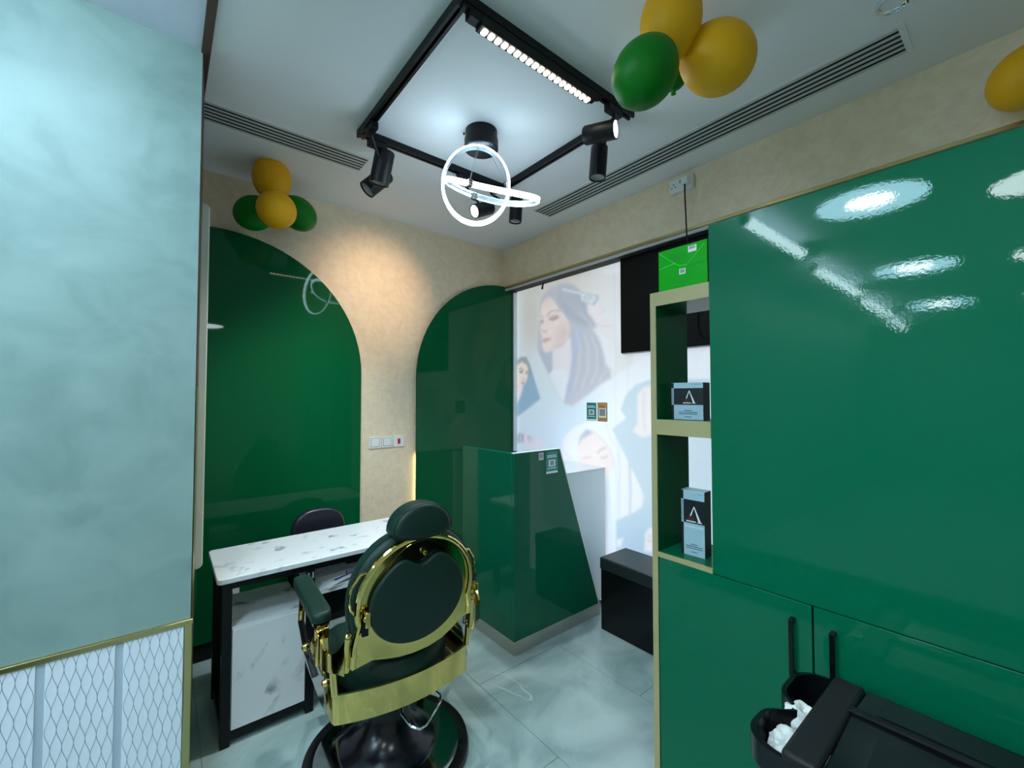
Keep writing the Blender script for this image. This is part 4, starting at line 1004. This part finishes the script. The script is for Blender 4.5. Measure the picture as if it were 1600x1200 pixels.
# C handles on the rim
for s in (-1, 1):
    obj('grab_handle', tube(BM(), [(s * .195, -.312, .925), (s * .222, -.305, .922), (s * .250, -.296, .88), (s * .258, -.292, .84), (s * .250, -.288, .80), (s * .232, -.290, .775)], .0055, 8), M_gold, bc, smooth=True)
    obj('back_strap', tube(BM(), [(s * .256, -.262, .574), (s * .256, -.280, .70)], .011, 8), M_gold, bc, smooth=True)
    obj('strap_cap', lathe(BM(), [(0, -.010), (.010, -.006), (.012, .002), (.008, .010), (0, .012)], 12, axis_mtx((s * .256, -.282, .708), (0, 0, 1))), M_gold, bc, smooth=True)
    AO = 0 if s < 0 else .055   # the far arm sits a little wider
    # wing sweeping from strap to the arm
    path = [(s * .262, -.268), (s * .276, -.258), (s * .292, -.238), (s * .303 + AO * .5, -.210), (s * .308 + AO * .8, -.175), (s * .310 + AO, -.135)]
    obj('wing', wallstrip(path if s < 0 else path, lambda q: .566 - .030 * q + .02 * math.sin(q * math.pi), lambda q: .690 - .070 * math.sin(q * math.pi * .75) + .01 * q, .008 * -s), M_gold, bc, smooth=True, angle=50)
    obj('rear_post', tube(BM(), [(s * .278, -.196, .462), (s * .286, -.196, .55)], .012, 8), M_gold, bc, smooth=True)
    obj('post_cap', lathe(BM(), [(0, -.010), (.012, -.006), (.014, .002), (.009, .010), (0, .013)], 12, axis_mtx((s * .286, -.196, .556), (0, 0, 1))), M_gold, bc, smooth=True)
    # arm
    ap = rrect(-.036, .036, -.115, .33, .030, 5)
    obj('armrest_pad', cushion(BM(), ap, .045, lambda a, b, t: (s * .303 + AO + a, b, .690 + t), .018, 4, .003), M_leather, bc, smooth=True, angle=80)
    obj('arm_plate', prism(BM(), rrect(-.030, .030, -.11, .32, .02, 3), .008, lambda a, b, t: (s * .303 + AO + a, b, .6815 + t)), M_gold, bc)
    obj('arm_post', B(s * .306 + AO - .024, s * .306 + AO + .024, -.125, -.095, .545, .681), M_gold, bc, bevel=.005)
    obj('arm_post', tube(BM(), [(s * .306 + AO, .26, .681), (s * .309 + AO, .27, .55), (s * .300, .20, .45), (s * .292, .08, .43)], .013, 8), M_gold, bc, smooth=True)
    obj('arm_scroll', tube(BM(), [(s * .318 + AO, -.08, .64), (s * .322 + AO, -.04, .60), (s * .320 + AO, -.06, .56), (s * .316 + AO, -.10, .56), (s * .312 + AO, -.11, .59)], .009, 8), M_gold, bc, smooth=True)
    obj('knob', lathe(BM(), [(0, -.016), (.010, -.013), (.016, 0), (.012, .011), (0, .016)], 16, axis_mtx((s * .352 + AO, -.06, .60), (s, 0, 0))), M_gold, bc, smooth=True)
    obj('knob', lathe(BM(), [(0, -.016), (.010, -.013), (.016, 0), (.012, .011), (0, .016)], 16, axis_mtx((s * .304, -.17, .505), (s, 0, 0))), M_gold, bc, smooth=True)
    obj('side_lever', tube(BM(), [(s * .33 + AO, .16, .60), (s * .338 + AO, -.02, .56), (s * .325, -.10, .50)], .012, 8, flat=.5), M_black, bc)
    obj('side_skirt', prism(BM(), [(.24, .52), (-.12, .50), (-.165, .40), (-.16, .385), (-.135, .38), (.24, .40)], .006, lambda a, b, t: (s * (.297 + t), a, b)), mat('skirt_metal', (.55, .60, .56), .18, 1.0), bc, bevel=.003)
    obj('corner_bolt', lathe(BM(), [(0, 0), (.014, 0), (.012, .012), (.006, .022), (0, .022)], 10, axis_mtx((s * .245, -.165, .3765), (0, 0, 1))), M_chrome, bc)
# footrest at the front
for s in (-1, 1): obj('footrest_arm', tube(BM(), [(s * .16, .20, .35), (s * .16, .32, .26), (s * .16, .37, .17)], .012, 8), M_gold, bc, smooth=True)
obj('footrest_plate', B(-.19, .19, .335, .352 + .05, .145, .165), M_chrome, bc, bevel=.005)

# ================================================================== BLACK BIN
bn = thing('waste_bin', 'black plastic waste bin with ridged lid in front of the green cabinets', 'bin', (1.268, .16, 0)); bn.scale = (.8, .8, .8)
BX0, BX1, BY0, BY1, BZ = -.255, .245, -.42, .375, .965
_base = rrect(BX0, BX1, BY0, BY1, .09, 10); _res = []
for i in range(len(_base)):
    a, b = _base[i], _base[(i + 1) % len(_base)]
    k_ = max(1, int(math.hypot(b[0] - a[0], b[1] - a[1]) / .02))
    for j in range(k_): _res.append((a[0] + (b[0] - a[0]) * j / k_, a[1] + (b[1] - a[1]) * j / k_))
_res = [(x, y - (math.exp(-((x + .02) / .045) ** 2) * .062 if y > BY1 * .85 else 0)) for x, y in _res]
def bin_ring(s, z): return [(x * s, y * s, z) for x, y in _res]
bm = BM()
rings = [[bm.verts.new(p) for p in bin_ring(s, z)] for s, z in ((.80, 0), (.97, BZ - .07), (1.0, BZ - .068), (1.0, BZ), (.955, BZ + .003), (.945, BZ - .05), (.78, .02))]
for A, C in zip(rings, rings[1:]):
    for k in range(len(A)): bm.faces.new([A[k], A[(k + 1) % len(A)], C[(k + 1) % len(A)], C[k]])
bm.faces.new(rings[0][::-1]); bm.faces.new(rings[-1])
obj('bin_body', bm, M_bing, bn, smooth=True, angle=40)
LY = .262
obj('lid_bar', B(-.275, .215, LY - .085, LY, BZ + .006, BZ + .036), M_binm, bn, bevel=.012, seg=3)
bm = BM()
rx0 = .045
prism(bm, [(-.270, BZ + .004), (.225, BZ + .004), (.225, BZ + .022), (rx0 + .012, BZ + .036), (rx0 - .012, BZ + .036), (-.270, BZ + .012)], .62, lambda a, b, t: (a, LY - .086 - t, b))
obj('lid_roof', bm, M_bing, bn, bevel=.004)
obj('lid_ridge', tube(BM(), [(rx0, LY - .080, BZ + .040), (rx0, LY - .40, BZ + .044), (rx0, LY - .69, BZ + .044)], .011, 10), M_bing, bn, smooth=True)
obj('lid_inset', prism(BM(), [(-.235, 0), (-.02, 0), (-.02, -.42), (-.235, -.42)], .003, lambda a, b, t: (a, LY - .16 + b, BZ + .0135 + (a + .27) / .303 * .024 + t)), mat('bin_semi', (.006, .008, .011), .3, spec=.35), bn)
obj('lid_inset', prism(BM(), [(.085, 0), (.205, 0), (.205, -.44), (.085, -.44)], .003, lambda a, b, t: (a, LY - .14 + b, BZ + .0365 - (a - .057) / .168 * .0140 + t)), mat('bin_semi', (.006, .008, .011), .3, spec=.35), bn)
# crumpled tissues in the bin mouth
def tissue(label, p, r, seed):
    bm = BM(); bmesh.ops.create_icosphere(bm, subdivisions=4, radius=r)
    g = random.Random(seed); dirs = [Vector((g.uniform(-1, 1), g.uniform(-1, 1), g.uniform(-1, 1))).normalized() for _ in range(14)]
    for v in bm.verts:
        n = v.co.normalized(); f = 1 + sum(.16 * max(0, n.dot(d)) ** 8 * (1 if i % 2 else -1) for i, d in enumerate(dirs)); v.co = v.co * (f + .30 * mnoise.noise(v.co / r * 1.7 + Vector((seed, 0, 0))) - .16 * abs(mnoise.noise(v.co / r * 4 + Vector((0, seed, 0)))))
    o = obj('crumpled_tissue', bm, M_tissue, None, smooth=True, angle=25); o.location = p; tag(o, label, 'tissue', 'tissues in the bin'); return o
tissue('white crumpled tissue in the bin mouth, nearest the cabinet', (1.276, .400, .742), .037, 2)
tissue('white crumpled tissue in the bin mouth, at the near left', (1.164, .400, .728), .04, 5)
tissue('white crumpled tissue deep in the bin mouth', (1.224, .348, .676), .04, 8)
